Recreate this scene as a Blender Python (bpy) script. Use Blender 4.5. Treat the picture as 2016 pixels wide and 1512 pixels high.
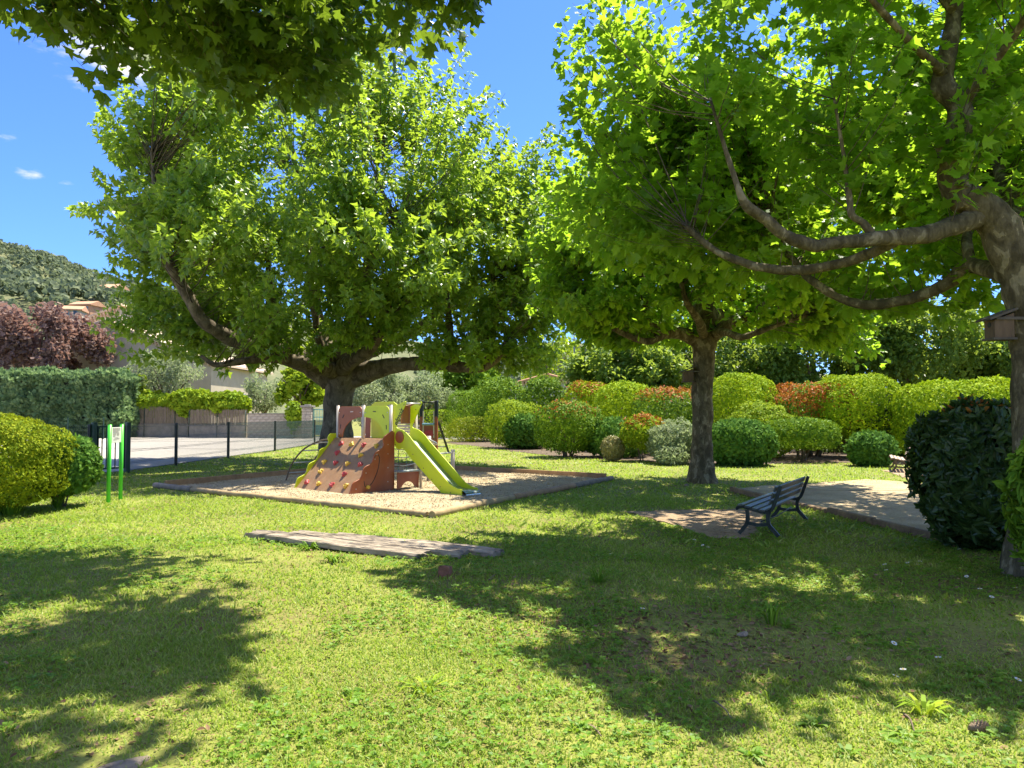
import bpy, bmesh, math, random
import numpy as np
from mathutils import Vector, Matrix, Quaternion

for o in list(bpy.data.objects):
    bpy.data.objects.remove(o, do_unlink=True)
SC = bpy.context.scene
COL = SC.collection
R = math.radians

# ------------------------------------------------------------------ camera
EYE = 1.7
FPX = 1514.0
PITCH = math.atan(62.0 / FPX)
cam_d = bpy.data.cameras.new('camera')
cam_d.sensor_width = 36.0
cam_d.lens = 36.0 * FPX / 2016.0
cam_d.clip_start = 0.05
cam_d.clip_end = 6000
cam = bpy.data.objects.new('camera', cam_d)
COL.objects.link(cam)
cam.location = (0, 0, EYE)
cam.rotation_euler = (math.pi / 2 + PITCH, 0, 0)
SC.camera = cam

# ------------------------------------------------------------------ light
SUN_EL, SUN_AZ = R(64), R(38)          # azimuth measured from +Y (view) towards +X
SUN_DIR = Vector((math.sin(SUN_AZ) * math.cos(SUN_EL), math.cos(SUN_AZ) * math.cos(SUN_EL), math.sin(SUN_EL)))
world = bpy.data.worlds.new('World')
SC.world = world
world.use_nodes = True
wn, wl = world.node_tree.nodes, world.node_tree.links
wn.clear()
w_out = wn.new('ShaderNodeOutputWorld')
w_bg = wn.new('ShaderNodeBackground')
w_bg.inputs['Strength'].default_value = 0.10
sky = wn.new('ShaderNodeTexSky')
sky.sky_type = 'NISHITA'
sky.sun_disc = False
sky.sun_elevation = SUN_EL
sky.sun_rotation = SUN_AZ
sky.altitude = 200
sky.air_density = 1.0
sky.dust_density = 0.4
sky.ozone_density = 2.0
hs = wn.new('ShaderNodeHueSaturation')
hs.inputs['Saturation'].default_value = 1.0
wl.new(sky.outputs[0], hs.inputs['Color'])
tint = wn.new('ShaderNodeMix'); tint.data_type = 'RGBA'; tint.blend_type = 'MULTIPLY'
tint.inputs['Factor'].default_value = 1.0
tint.inputs['B'].default_value = (0.24, 0.375, 0.69, 1)
wl.new(hs.outputs[0], tint.inputs['A'])
# fair-weather clouds and added fill puffs, laid out by direction
tc = wn.new('ShaderNodeTexCoord')
mp = wn.new('ShaderNodeMapping')
mp.inputs['Scale'].default_value = (1.0, 1.0, 3.2)
mp.inputs['Location'].default_value = (0.31, 0.12, 0.4)
wl.new(tc.outputs['Generated'], mp.inputs['Vector'])
cn = wn.new('ShaderNodeTexNoise')
cn.inputs['Scale'].default_value = 17.0
cn.inputs['Detail'].default_value = 8.0
cn.inputs['Roughness'].default_value = 0.6
wl.new(mp.outputs[0], cn.inputs['Vector'])
mask_out = None
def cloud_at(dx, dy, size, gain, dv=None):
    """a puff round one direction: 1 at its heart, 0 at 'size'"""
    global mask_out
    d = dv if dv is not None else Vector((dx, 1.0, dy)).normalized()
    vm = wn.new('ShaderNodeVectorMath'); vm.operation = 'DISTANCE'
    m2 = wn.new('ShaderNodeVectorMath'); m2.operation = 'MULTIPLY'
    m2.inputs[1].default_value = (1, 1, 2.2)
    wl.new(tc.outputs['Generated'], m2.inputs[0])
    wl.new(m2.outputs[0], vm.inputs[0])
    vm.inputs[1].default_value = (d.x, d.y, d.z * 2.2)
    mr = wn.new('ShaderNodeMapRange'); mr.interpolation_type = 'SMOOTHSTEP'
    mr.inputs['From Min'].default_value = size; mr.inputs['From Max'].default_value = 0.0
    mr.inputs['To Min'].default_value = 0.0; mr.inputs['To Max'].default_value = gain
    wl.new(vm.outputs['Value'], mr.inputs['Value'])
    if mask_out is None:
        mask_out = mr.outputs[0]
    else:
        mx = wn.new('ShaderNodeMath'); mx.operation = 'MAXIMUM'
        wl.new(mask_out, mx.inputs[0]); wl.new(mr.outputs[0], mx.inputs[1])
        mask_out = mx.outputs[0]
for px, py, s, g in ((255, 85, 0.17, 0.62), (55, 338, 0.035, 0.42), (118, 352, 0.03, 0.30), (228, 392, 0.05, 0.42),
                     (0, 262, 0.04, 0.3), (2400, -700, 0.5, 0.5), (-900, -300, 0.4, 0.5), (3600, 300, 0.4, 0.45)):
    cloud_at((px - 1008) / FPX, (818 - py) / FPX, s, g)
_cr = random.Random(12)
for i in range(26):            # unseen puffs added outside the view to lift the shade with white fill
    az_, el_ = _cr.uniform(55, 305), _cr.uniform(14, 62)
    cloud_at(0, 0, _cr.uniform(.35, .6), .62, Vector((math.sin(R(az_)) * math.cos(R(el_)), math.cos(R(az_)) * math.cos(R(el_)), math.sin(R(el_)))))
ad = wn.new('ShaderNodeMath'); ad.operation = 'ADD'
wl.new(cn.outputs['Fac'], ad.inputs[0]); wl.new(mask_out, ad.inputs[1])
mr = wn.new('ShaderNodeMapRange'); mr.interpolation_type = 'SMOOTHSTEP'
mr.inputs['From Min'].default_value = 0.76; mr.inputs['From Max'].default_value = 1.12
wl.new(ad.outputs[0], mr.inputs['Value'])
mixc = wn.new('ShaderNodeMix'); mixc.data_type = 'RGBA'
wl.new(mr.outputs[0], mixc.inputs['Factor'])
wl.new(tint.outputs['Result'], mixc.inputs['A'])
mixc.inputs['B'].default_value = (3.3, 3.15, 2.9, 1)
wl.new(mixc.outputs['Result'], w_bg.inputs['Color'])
wl.new(w_bg.outputs[0], w_out.inputs[0])

sun_d = bpy.data.lights.new('sun', 'SUN')
sun_d.energy = 3.05
sun_d.angle = R(0.53)
sun_d.color = (1.0, 0.93, 0.78)
sun = bpy.data.objects.new('sun', sun_d)
COL.objects.link(sun)
sun.rotation_euler = (-SUN_DIR).to_track_quat('-Z', 'Y').to_euler()
sun.location = (10, 10, 60)

vs = SC.view_settings
vs.view_transform = 'Standard'
vs.look = 'None'
vs.exposure = 2.08
vs.gamma = 1.0
vs.use_curve_mapping = False
SC.cycles.max_bounces = 7
SC.cycles.diffuse_bounces = 5
SC.cycles.transmission_bounces = 4
SC.cycles.transparent_max_bounces = 4
SC.cycles.caustics_reflective = False
SC.cycles.caustics_refractive = False
SC.cycles.sample_clamp_indirect = 6.0
SC.cycles.use_denoising = True

# ------------------------------------------------------------------ helpers
def at(px, py, Y):
    """photo pixel + depth -> world point"""
    dx, dy = (px - 1008) / FPX, (756 - py) / FPX
    c, s = math.cos(PITCH), math.sin(PITCH)
    d = Vector((dx, c - dy * s, s + dy * c))
    t = Y / d.y
    return Vector((d.x * t, Y, EYE + d.z * t))

def gd(px, py):
    """photo pixel -> point on level ground"""
    dx, dy = (px - 1008) / FPX, (756 - py) / FPX
    c, s = math.cos(PITCH), math.sin(PITCH)
    d = Vector((dx, c - dy * s, s + dy * c))
    t = -EYE / d.z
    return Vector((d.x * t, d.y * t, 0))

def tag(o, label=None, cat=None, group=None, kind=None):
    if label: o['label'] = label
    if cat: o['category'] = cat
    if group: o['group'] = group
    if kind: o['kind'] = kind
    return o

def empty(name, loc=(0, 0, 0), rz=0.0):
    o = bpy.data.objects.new(name, None)
    COL.objects.link(o)
    o.location = loc
    o.rotation_euler = (0, 0, rz)
    o.empty_display_size = 0.2
    return o

def link(name, me, parent=None, mats=None):
    o = bpy.data.objects.new(name, me)
    COL.objects.link(o)
    if mats is not None:
        for m in (mats if isinstance(mats, (list, tuple)) else [mats]):
            me.materials.append(m)
    if parent is not None:
        o.parent = parent
    return o

def copy_tree(o, parent=None):
    c = o.copy()
    COL.objects.link(c)
    c.parent = parent
    for ch in list(o.children):
        copy_tree(ch, c)
    return c

def np_mesh(name, verts, faces, smooth=False, mat_idx=None):
    """verts (N,3); faces (M,k) all with k corners"""
    verts = np.asarray(verts, dtype=np.float32)
    faces = np.asarray(faces, dtype=np.int32)
    me = bpy.data.meshes.new(name)
    m, k = faces.shape
    me.vertices.add(len(verts)); me.loops.add(m * k); me.polygons.add(m)
    me.vertices.foreach_set('co', verts.ravel())
    me.loops.foreach_set('vertex_index', faces.ravel())
    me.polygons.foreach_set('loop_start', np.arange(0, m * k, k, dtype=np.int32))
    me.polygons.foreach_set('loop_total', np.full(m, k, dtype=np.int32))
    me.polygons.foreach_set('use_smooth', np.full(m, smooth, dtype=bool))
    if mat_idx is not None:
        me.polygons.foreach_set('material_index', np.asarray(mat_idx, dtype=np.int32))
    me.update(calc_edges=True)
    return me

class MB:
    """collects shapes, builds ONE mesh object"""
    def __init__(s):
        s.v, s.f, s.sm = [], [], []
    def add(s, vs_, fs, smooth=False):
        n = len(s.v)
        s.v += [tuple(p) for p in vs_]
        s.f += [tuple(i + n for i in f) for f in fs]
        s.sm += [smooth] * len(fs)
        return s
    def box(s, c, size, rz=0.0, M=None, ch=0.0):
        """box, optionally with chamfered long edges"""
        x, y, z = size[0] / 2, size[1] / 2, size[2] / 2
        if ch <= 0:
            P = [(-x, -y, -z), (x, -y, -z), (x, y, -z), (-x, y, -z), (-x, -y, z), (x, -y, z), (x, y, z), (-x, y, z)]
            F = [(0, 3, 2, 1), (4, 5, 6, 7), (0, 1, 5, 4), (1, 2, 6, 5), (2, 3, 7, 6), (3, 0, 4, 7)]
        else:
            c_ = ch
            prof = [(-y + c_, -z), (y - c_, -z), (y, -z + c_), (y, z - c_), (y - c_, z), (-y + c_, z), (-y, z - c_), (-y, -z + c_)]
            P, F = [], []
            xs = [-x, -x + c_, x - c_, x]
            for i, xx in enumerate(xs):
                k = 1.0
                for (a, b) in prof:
                    if i in (0, 3):
                        a = a * (1 - c_ / max(y, c_ * 1.01)); b = b * (1 - c_ / max(z, c_ * 1.01))
                    P.append((xx, a, b))
            for i in range(3):
                for j in range(8):
                    F.append((i * 8 + j, i * 8 + (j + 1) % 8, (i + 1) * 8 + (j + 1) % 8, (i + 1) * 8 + j)[::-1])
            F.append(tuple(range(8))); F.append(tuple(range(24, 32))[::-1])
        m = Matrix.Translation(Vector(c)) @ (M if M is not None else Matrix.Rotation(rz, 4, 'Z'))
        return s.add([m @ Vector(p) for p in P], F)
    def bar(s, a, b, w, h, ch=0.0):
        """box from point a to point b"""
        a, b = Vector(a), Vector(b)
        d = b - a
        q = d.to_track_quat('X', 'Z').to_matrix().to_4x4()
        return s.box((a + b) / 2, (d.length, w, h), M=q, ch=ch)
    def tube(s, pts, rad, n=8, cap=True, smooth=True):
        pts = [Vector(p) for p in pts]
        if not hasattr(rad, '__len__'):
            rad = [rad] * len(pts)
        vs_, fs = [], []
        up = Vector((0.13, 0.31, 0.94))
        prev = None
        for i, p in enumerate(pts):
            t = (pts[min(i + 1, len(pts) - 1)] - pts[max(i - 1, 0)]).normalized()
            if prev is None:
                a = t.cross(up)
                if a.length < 1e-3: a = t.cross(Vector((1, 0, 0)))
            else:
                a = prev - t * prev.dot(t)
            a.normalize(); prev = a
            b = t.cross(a)
            for j in range(n):
                an = 2 * math.pi * j / n
                vs_.append(p + (a * math.cos(an) + b * math.sin(an)) * rad[i])
        for i in range(len(pts) - 1):
            for j in range(n):
                fs.append((i * n + j, i * n + (j + 1) % n, (i + 1) * n + (j + 1) % n, (i + 1) * n + j))
        s.add(vs_, fs, smooth)
        if cap:
            k = len(s.v) - len(vs_)
            s.f.append(tuple(k + j for j in range(n))[::-1]); s.sm.append(False)
            s.f.append(tuple(k + (len(pts) - 1) * n + j for j in range(n))); s.sm.append(False)
        return s
    def prism(s, poly, O, A, B, th):
        """polygon in the plane O + a*A + b*B, thickness th along A x B (centred)"""
        O, A, B = Vector(O), Vector(A), Vector(B)
        N = A.cross(B).normalized()
        n = len(poly)
        top = [O + A * a + B * b + N * th / 2 for a, b in poly]
        bot = [O + A * a + B * b - N * th / 2 for a, b in poly]
        fs = [tuple(range(n)), tuple(range(2 * n - 1, n - 1, -1))]
        for i in range(n):
            j = (i + 1) % n
            fs.append((i, n + i, n + j, j))
        return s.add(top + bot, fs)
    def build(s, name, mat, parent=None, bevel=0.0):
        me = bpy.data.meshes.new(name)
        me.from_pydata(s.v, [], s.f)
        me.polygons.foreach_set('use_smooth', s.sm)
        me.update()
        if bevel > 0:
            bm = bmesh.new(); bm.from_mesh(me)
            bmesh.ops.recalc_face_normals(bm, faces=bm.faces)
            ed = [e for e in bm.edges if len(e.link_faces) == 2 and e.calc_face_angle(0) > 0.9]
            bmesh.ops.bevel(bm, geom=ed, offset=bevel, segments=1, affect='EDGES', clamp_overlap=True)
            bm.to_mesh(me); bm.free()
        return link(name, me, parent, mat)

def spline(pts, n=6):
    """Catmull-Rom through tuples of any length"""
    P = [np.array(p, dtype=float) for p in pts]
    P = [2 * P[0] - P[1]] + P + [2 * P[-1] - P[-2]]
    out = []
    for i in range(1, len(P) - 2):
        for k in range(n):
            t = k / n
            a, b, c, d = P[i - 1], P[i], P[i + 1], P[i + 2]
            out.append(0.5 * ((2 * b) + (c - a) * t + (2 * a - 5 * b + 4 * c - d) * t * t + (-a + 3 * b - 3 * c + d) * t ** 3))
    out.append(P[-2])
    return out

# value noise on numpy arrays
_rs = np.random.RandomState(7)
_tab = _rs.rand(4096)
def vnoise(p, scale=1.0, seed=0):
    p = np.asarray(p, dtype=float) * scale + seed * 17.31
    i = np.floor(p).astype(np.int64); f = p - i
    f = f * f * (3 - 2 * f)
    def h(ix, iy, iz):
        return _tab[(ix * 73856093 ^ iy * 19349663 ^ iz * 83492791) & 4095]
    r = 0
    for a in (0, 1):
        for b in (0, 1):
            for c in (0, 1):
                w = (f[:, 0] if a else 1 - f[:, 0]) * (f[:, 1] if b else 1 - f[:, 1]) * (f[:, 2] if c else 1 - f[:, 2])
                r = r + w * h(i[:, 0] + a, i[:, 1] + b, i[:, 2] + c)
    return r

def unit(a):
    return a / np.maximum(np.linalg.norm(a, axis=1, keepdims=True), 1e-9)

# leaf templates: x across, y along the midrib, z out of the leaf; faces are triangles
def tmpl(kind):
    if kind == 'plane':
        b = [(0, 0), (.5, .17), (.30, .36), (.46, .70), (.17, .62), (0, 1.0),
             (-.17, .62), (-.46, .70), (-.30, .36), (-.5, .17)]
        v = [(0, .34)] + b
        v = [(x, y, .16 * abs(x) - .20 * (y - .3) ** 2) for x, y in v]
        f = [(0, i, i % 10 + 1) for i in range(1, 11)]
    elif kind == 'plane_mid':
        v = [(0, 0), (.5, .2), (.26, .38), (.36, .74), (0, 1.0), (-.36, .74), (-.26, .38), (-.5, .2)]
        v = [(x, y, .18 * abs(x) - .2 * (y - .3) ** 2) for x, y in v]
        f = [(0, 1, 2), (0, 2, 4), (2, 3, 4), (0, 4, 6), (6, 4, 5), (0, 6, 7)]
    elif kind == 'plane_low':
        v = [(0, 0), (.52, .22), (.24, .46), (0, 1.0), (-.24, .46), (-.52, .22)]
        v = [(x, y, .18 * abs(x) - .2 * (y - .3) ** 2) for x, y in v]
        f = [(0, 1, 2), (0, 2, 3), (0, 3, 4), (0, 4, 5)]
    elif kind == 'oval':
        v = [(0, 0, 0), (.2, .3, .05), (.17, .7, .03), (0, 1, -.08), (-.17, .7, .03), (-.2, .3, .05)]
        f = [(0, 1, 2), (0, 2, 3), (0, 3, 4), (0, 4, 5)]
    elif kind == 'round':
        v = [(0, 0, 0), (.32, .45, .08), (0, 1, -.06), (-.32, .45, .08)]
        f = [(0, 1, 2), (0, 2, 3)]
    elif kind == 'spray':       # flat conifer spray
        v = [(0, 0, 0), (.24, .5, .04), (.12, 1.0, 0), (0, .74, 0), (-.12, .95, 0), (-.24, .5, .04)]
        f = [(0, 1, 2), (0, 2, 3), (0, 3, 4), (0, 4, 5)]
    elif kind == 'needle':
        v = [(-.07, 0, 0), (.07, 0, 0), (0, 1, 0)]
        f = [(0, 1, 2)]
    elif kind == 'clump':
        v = [(0, 0, 0), (.5, .3, .1), (.35, .8, 0), (0, 1, .15), (-.45, .75, 0), (-.4, .2, .1)]
        f = [(0, 1, 2), (0, 2, 3), (0, 3, 4), (0, 4, 5)]
    return np.array(v, dtype=float), np.array(f, dtype=np.int32)

def leaves(P, AX, NR, S, kind, width=1.0):
    """P base points, AX leaf axis, NR rough normal, S sizes -> verts, faces"""
    T, F = tmpl(kind)
    AX = unit(AX)
    X = unit(np.cross(AX, NR))
    Z = np.cross(X, AX)
    n, k = len(P), len(T)
    V = (P[:, None, :] + S[:, None, None] * (T[None, :, 0, None] * width * X[:, None, :]
         + T[None, :, 1, None] * AX[:, None, :] + T[None, :, 2, None] * Z[:, None, :]))
    faces = (F[None] + (np.arange(n) * k)[:, None, None]).reshape(-1, 3)
    return V.reshape(-1, 3), faces, len(F)

# ------------------------------------------------------------------ materials
def newmat(name):
    m = bpy.data.materials.new(name)
    m.use_nodes = True
    m.node_tree.nodes.clear()
    return m, m.node_tree.nodes, m.node_tree.links

def ramp(nd, stops, interp='LINEAR'):
    r = nd.new('ShaderNodeValToRGB')
    r.color_ramp.interpolation = interp
    els = r.color_ramp.elements
    while len(els) < len(stops):
        els.new(0.5)
    for e, (p, c) in zip(els, stops):
        e.position = p; e.color = (*c, 1)
    return r

def leafmat(name, cols, trans, tf=0.42, rough=0.45, spec=0.4, patch=0.6):
    """leaf: per-leaf colour from 'cols' (list of rgb), light passing through in colour 'trans'"""
    m, nd, lk = newmat(name)
    out = nd.new('ShaderNodeOutputMaterial')
    geo = nd.new('ShaderNodeNewGeometry')
    n = len(cols)
    r = ramp(nd, [(i / max(n - 1, 1), c) for i, c in enumerate(cols)])
    pos = nd.new('ShaderNodeTexNoise')
    pos.inputs['Scale'].default_value = patch; pos.inputs['Detail'].default_value = 2
    lk.new(geo.outputs['Position'], pos.inputs['Vector'])
    mx = nd.new('ShaderNodeMath'); mx.operation = 'MULTIPLY_ADD'
    lk.new(pos.outputs['Fac'], mx.inputs[0]); mx.inputs[1].default_value = 0.9; mx.inputs[2].default_value = -0.45
    ad = nd.new('ShaderNodeMath'); ad.operation = 'ADD'; ad.use_clamp = True
    lk.new(geo.outputs['Random Per Island'], ad.inputs[0]); lk.new(mx.outputs[0], ad.inputs[1])
    lk.new(ad.outputs[0], r.inputs['Fac'])
    p = nd.new('ShaderNodeBsdfPrincipled')
    p.inputs['Roughness'].default_value = rough
    p.inputs['Specular IOR Level'].default_value = spec
    lk.new(r.outputs['Color'], p.inputs['Base Color'])
    t = nd.new('ShaderNodeBsdfTranslucent')
    tm = nd.new('ShaderNodeMix'); tm.data_type = 'RGBA'; tm.blend_type = 'MIX'
    tm.inputs['Factor'].default_value = 0.75
    lk.new(r.outputs['Color'], tm.inputs['A']); tm.inputs['B'].default_value = (*trans, 1)
    lk.new(tm.outputs['Result'], t.inputs['Color'])
    ms = nd.new('ShaderNodeMixShader'); ms.inputs[0].default_value = tf
    lk.new(p.outputs[0], ms.inputs[1]); lk.new(t.outputs[0], ms.inputs[2])
    lk.new(ms.outputs[0], out.inputs[0])
    return m

def solid(name, col, rough=0.5, metal=0.0, spec=0.5, var=0.12, scale=6.0, bump=0.0, bscale=60.0, stretch=(1, 1, 1), dirt=None, dirt_amt=0.0, coat=0.0):
    """painted / moulded / sawn surface with uneven tone, optional grain and dirt"""
    m, nd, lk = newmat(name)
    out = nd.new('ShaderNodeOutputMaterial')
    p = nd.new('ShaderNodeBsdfPrincipled')
    co = nd.new('ShaderNodeTexCoord')
    mp = nd.new('ShaderNodeMapping'); mp.inputs['Scale'].default_value = stretch
    lk.new(co.outputs['Object'], mp.inputs['Vector'])
    nz = nd.new('ShaderNodeTexNoise'); nz.inputs['Scale'].default_value = scale; nz.inputs['Detail'].default_value = 6
    nz.inputs['Roughness'].default_value = 0.65
    lk.new(mp.outputs[0], nz.inputs['Vector'])
    lo = tuple(max(c * (1 - var * 2), 0) for c in col); hi = tuple(min(c * (1 + var * 2), 1) for c in col)
    r = ramp(nd, [(0.25, lo), (0.75, hi)])
    lk.new(nz.outputs['Fac'], r.inputs['Fac'])
    src = r.outputs['Color']
    if dirt:
        n2 = nd.new('ShaderNodeTexNoise'); n2.inputs['Scale'].default_value = scale * 0.6; n2.inputs['Detail'].default_value = 8
        lk.new(co.outputs['Object'], n2.inputs['Vector'])
        m2 = nd.new('ShaderNodeMapRange'); m2.inputs['From Min'].default_value = 0.5; m2.inputs['From Max'].default_value = 0.72
        m2.inputs['To Max'].default_value = dirt_amt
        lk.new(n2.outputs['Fac'], m2.inputs['Value'])
        mx = nd.new('ShaderNodeMix'); mx.data_type = 'RGBA'
        lk.new(m2.outputs[0], mx.inputs['Factor']); lk.new(src, mx.inputs['A']); mx.inputs['B'].default_value = (*dirt, 1)
        src = mx.outputs['Result']
    lk.new(src, p.inputs['Base Color'])
    p.inputs['Roughness'].default_value = rough
    p.inputs['Metallic'].default_value = metal
    p.inputs['Specular IOR Level'].default_value = spec
    if coat: p.inputs['Coat Weight'].default_value = coat
    if bump > 0:
        nb = nd.new('ShaderNodeTexNoise'); nb.inputs['Scale'].default_value = bscale; nb.inputs['Detail'].default_value = 5
        lk.new(mp.outputs[0], nb.inputs['Vector'])
        bp = nd.new('ShaderNodeBump'); bp.inputs['Strength'].default_value = bump; bp.inputs['Distance'].default_value = 0.02
        lk.new(nb.outputs['Fac'], bp.inputs['Height'])
        lk.new(bp.outputs[0], p.inputs['Normal'])
    lk.new(p.outputs[0], out.inputs[0])
    return m

def barkmat(name, dark, mid, pale, scale=5.0, thr=0.56):
    """plane-tree bark: flaking patches over olive-grey"""
    m, nd, lk = newmat(name)
    out = nd.new('ShaderNodeOutputMaterial'); p = nd.new('ShaderNodeBsdfPrincipled')
    co = nd.new('ShaderNodeTexCoord')
    mp = nd.new('ShaderNodeMapping'); mp.inputs['Scale'].default_value = (1, 1, 0.55)
    lk.new(co.outputs['Object'], mp.inputs['Vector'])
    n1 = nd.new('ShaderNodeTexNoise'); n1.inputs['Scale'].default_value = scale * 1.6; n1.inputs['Detail'].default_value = 4
    n1.inputs['Distortion'].default_value = 0.6
    lk.new(mp.outputs[0], n1.inputs['Vector'])
    r1 = ramp(nd, [(0.40, dark), (0.50, mid), (thr, mid), (thr + 0.035, pale), (0.8, tuple(c * .8 for c in pale))])
    lk.new(n1.outputs['Fac'], r1.inputs['Fac'])
    n2 = nd.new('ShaderNodeTexNoise'); n2.inputs['Scale'].default_value = scale * 8; n2.inputs['Detail'].default_value = 6
    lk.new(mp.outputs[0], n2.inputs['Vector'])
    mu = nd.new('ShaderNodeMix'); mu.data_type = 'RGBA'; mu.blend_type = 'MULTIPLY'; mu.inputs['Factor'].default_value = 0.7
    r2 = ramp(nd, [(0.3, (.55, .55, .55)), (0.65, (1, 1, 1))])
    lk.new(n2.outputs['Fac'], r2.inputs['Fac'])
    lk.new(r1.outputs['Color'], mu.inputs['A']); lk.new(r2.outputs['Color'], mu.inputs['B'])
    lk.new(mu.outputs['Result'], p.inputs['Base Color'])
    p.inputs['Roughness'].default_value = 0.85; p.inputs['Specular IOR Level'].default_value = 0.2
    b = nd.new('ShaderNodeBump'); b.inputs['Strength'].default_value = 0.5; b.inputs['Distance'].default_value = 0.03
    ad = nd.new('ShaderNodeMath'); ad.operation = 'ADD'
    lk.new(n1.outputs['Fac'], ad.inputs[0]); lk.new(n2.outputs['Fac'], ad.inputs[1])
    lk.new(ad.outputs[0], b.inputs['Height']); lk.new(b.outputs[0], p.inputs['Normal'])
    lk.new(p.outputs[0], out.inputs[0])
    return m

def groundmat(name, stops, scale=1.2, fine=40.0, bump=0.6, rough=0.95, dist=0.02):
    m, nd, lk = newmat(name)
    out = nd.new('ShaderNodeOutputMaterial'); p = nd.new('ShaderNodeBsdfPrincipled')
    geo = nd.new('ShaderNodeNewGeometry')
    n1 = nd.new('ShaderNodeTexNoise'); n1.inputs['Scale'].default_value = scale; n1.inputs['Detail'].default_value = 8
    n1.inputs['Roughness'].default_value = 0.62
    n2 = nd.new('ShaderNodeTexNoise'); n2.inputs['Scale'].default_value = fine; n2.inputs['Detail'].default_value = 6
    lk.new(geo.outputs['Position'], n1.inputs['Vector']); lk.new(geo.outputs['Position'], n2.inputs['Vector'])
    mi = nd.new('ShaderNodeMath'); mi.operation = 'MULTIPLY_ADD'; mi.inputs[1].default_value = 0.5
    lk.new(n2.outputs['Fac'], mi.inputs[0])
    h = nd.new('ShaderNodeMath'); h.operation = 'MULTIPLY'; h.inputs[1].default_value = 0.5
    lk.new(n1.outputs['Fac'], h.inputs[0]); lk.new(h.outputs[0], mi.inputs[2])
    r = ramp(nd, stops)
    lk.new(mi.outputs[0], r.inputs['Fac'])
    lk.new(r.outputs['Color'], p.inputs['Base Color'])
    p.inputs['Roughness'].default_value = rough; p.inputs['Specular IOR Level'].default_value = 0.2
    b = nd.new('ShaderNodeBump'); b.inputs['Strength'].default_value = bump; b.inputs['Distance'].default_value = dist
    lk.new(n2.outputs['Fac'], b.inputs['Height']); lk.new(b.outputs[0], p.inputs['Normal'])
    lk.new(p.outputs[0], out.inputs[0])
    return m

M = {}
M['plane_near'] = leafmat('plane_leaf_near', [(.065, .165, .014), (.10, .22, .018), (.145, .26, .022)], (.50, .76, .04), tf=.60, rough=.42, spec=.35)
M['plane_shade'] = leafmat('plane_leaf_shade', [(.055, .12, .014), (.085, .165, .018), (.12, .195, .022)], (.30, .44, .03), tf=.36, rough=.42, spec=.3)  # plane leaf darkened; the overhead canopy's shade is put into its colour
M['plane_left'] = leafmat('plane_leaf_left', [(.085, .19, .025), (.135, .26, .034), (.19, .30, .038)], (.52, .70, .045), tf=.48, rough=.33, spec=.6)
M['plane_far'] = leafmat('plane_leaf_far', [(.075, .165, .028), (.12, .225, .04), (.17, .27, .045)], (.44, .56, .06), tf=.45, rough=.45, spec=.3)
M['box'] = leafmat('box_leaf', [(.10, .17, .008), (.21, .28, .012), (.32, .36, .015)], (.44, .50, .02), tf=.2, rough=.65, spec=.08, patch=1.6)
M['gold'] = leafmat('golden_leaf', [(.17, .29, .010), (.28, .41, .014), (.38, .47, .018)], (.50, .64, .02), tf=.2, rough=.65, spec=.08, patch=1.2)
M['green'] = leafmat('hedge_leaf', [(.075, .17, .014), (.14, .26, .02), (.21, .33, .026)], (.36, .52, .03), tf=.2, rough=.6, spec=.12, patch=1.2)
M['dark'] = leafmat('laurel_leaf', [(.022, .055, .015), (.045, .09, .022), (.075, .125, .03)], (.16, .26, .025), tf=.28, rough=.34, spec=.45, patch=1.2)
M['red'] = leafmat('red_tip_leaf', [(.34, .10, .02), (.48, .15, .03), (.42, .24, .03)], (.55, .2, .03), tf=.25, rough=.55, spec=.15)
M['juniper'] = leafmat('juniper_spray', [(.055, .14, .022), (.10, .22, .036), (.16, .29, .045)], (.2, .36, .04), tf=.2, rough=.7, spec=.06, patch=2.0)
M['cypress'] = leafmat('cypress_spray', [(.085, .16, .075), (.17, .27, .12), (.28, .38, .17)], (.28, .42, .14), tf=.3, rough=.85, spec=.04, patch=.9)
M['silver'] = leafmat('olive_leaf', [(.20, .25, .13), (.31, .36, .19), (.40, .43, .25)], (.38, .48, .2), tf=.35, rough=.6, spec=.15, patch=.6)
M['plum'] = leafmat('plum_leaf', [(.17, .12, .10), (.25, .17, .14), (.33, .23, .18)], (.38, .20, .15), tf=.36, rough=.6, spec=.15, patch=.8)
M['straw'] = leafmat('straw_leaf', [(.25, .24, .10), (.36, .33, .14), (.30, .30, .10)], (.40, .36, .12), tf=.3)
M['yellowgreen'] = leafmat('vine_leaf', [(.15, .26, .014), (.24, .36, .02), (.33, .41, .025)], (.48, .60, .03), tf=.26, rough=.6, spec=.1, patch=.5)
M['forest'] = leafmat('hill_leaf', [(.13, .16, .105), (.18, .22, .13), (.24, .27, .155)], (.22, .28, .13), tf=.3, rough=.95, spec=.02, patch=.04)  # paled green; distance haze is put into the leaf colour
M['grass'] = leafmat('grass_blade', [(.12, .21, .018), (.19, .295, .032), (.275, .36, .05), (.40, .41, .13)], (.46, .63, .06), tf=.42, rough=.5, spec=.25, patch=.55)
M['clover'] = leafmat('clover_leaf', [(.08, .19, .014), (.14, .27, .022), (.20, .33, .03)], (.34, .54, .03), tf=.38, rough=.5, spec=.25)
M['chip'] = leafmat('wood_chip', [(.30, .23, .13), (.45, .36, .22), (.58, .48, .32)], (.3, .2, .1), tf=.02, rough=.85, spec=.1, patch=1.5)
M['litter'] = leafmat('dry_leaf', [(.10, .055, .03), (.20, .12, .06), (.32, .22, .12)], (.2, .1, .04), tf=.1, rough=.8, spec=.1)
M['bark'] = barkmat('plane_bark', (.085, .066, .034), (.15, .118, .064), (.29, .235, .14), thr=.575)
M['bark_big'] = barkmat('plane_bark_old', (.10, .08, .052), (.18, .148, .10), (.29, .24, .165), scale=3.0, thr=.62)
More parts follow.
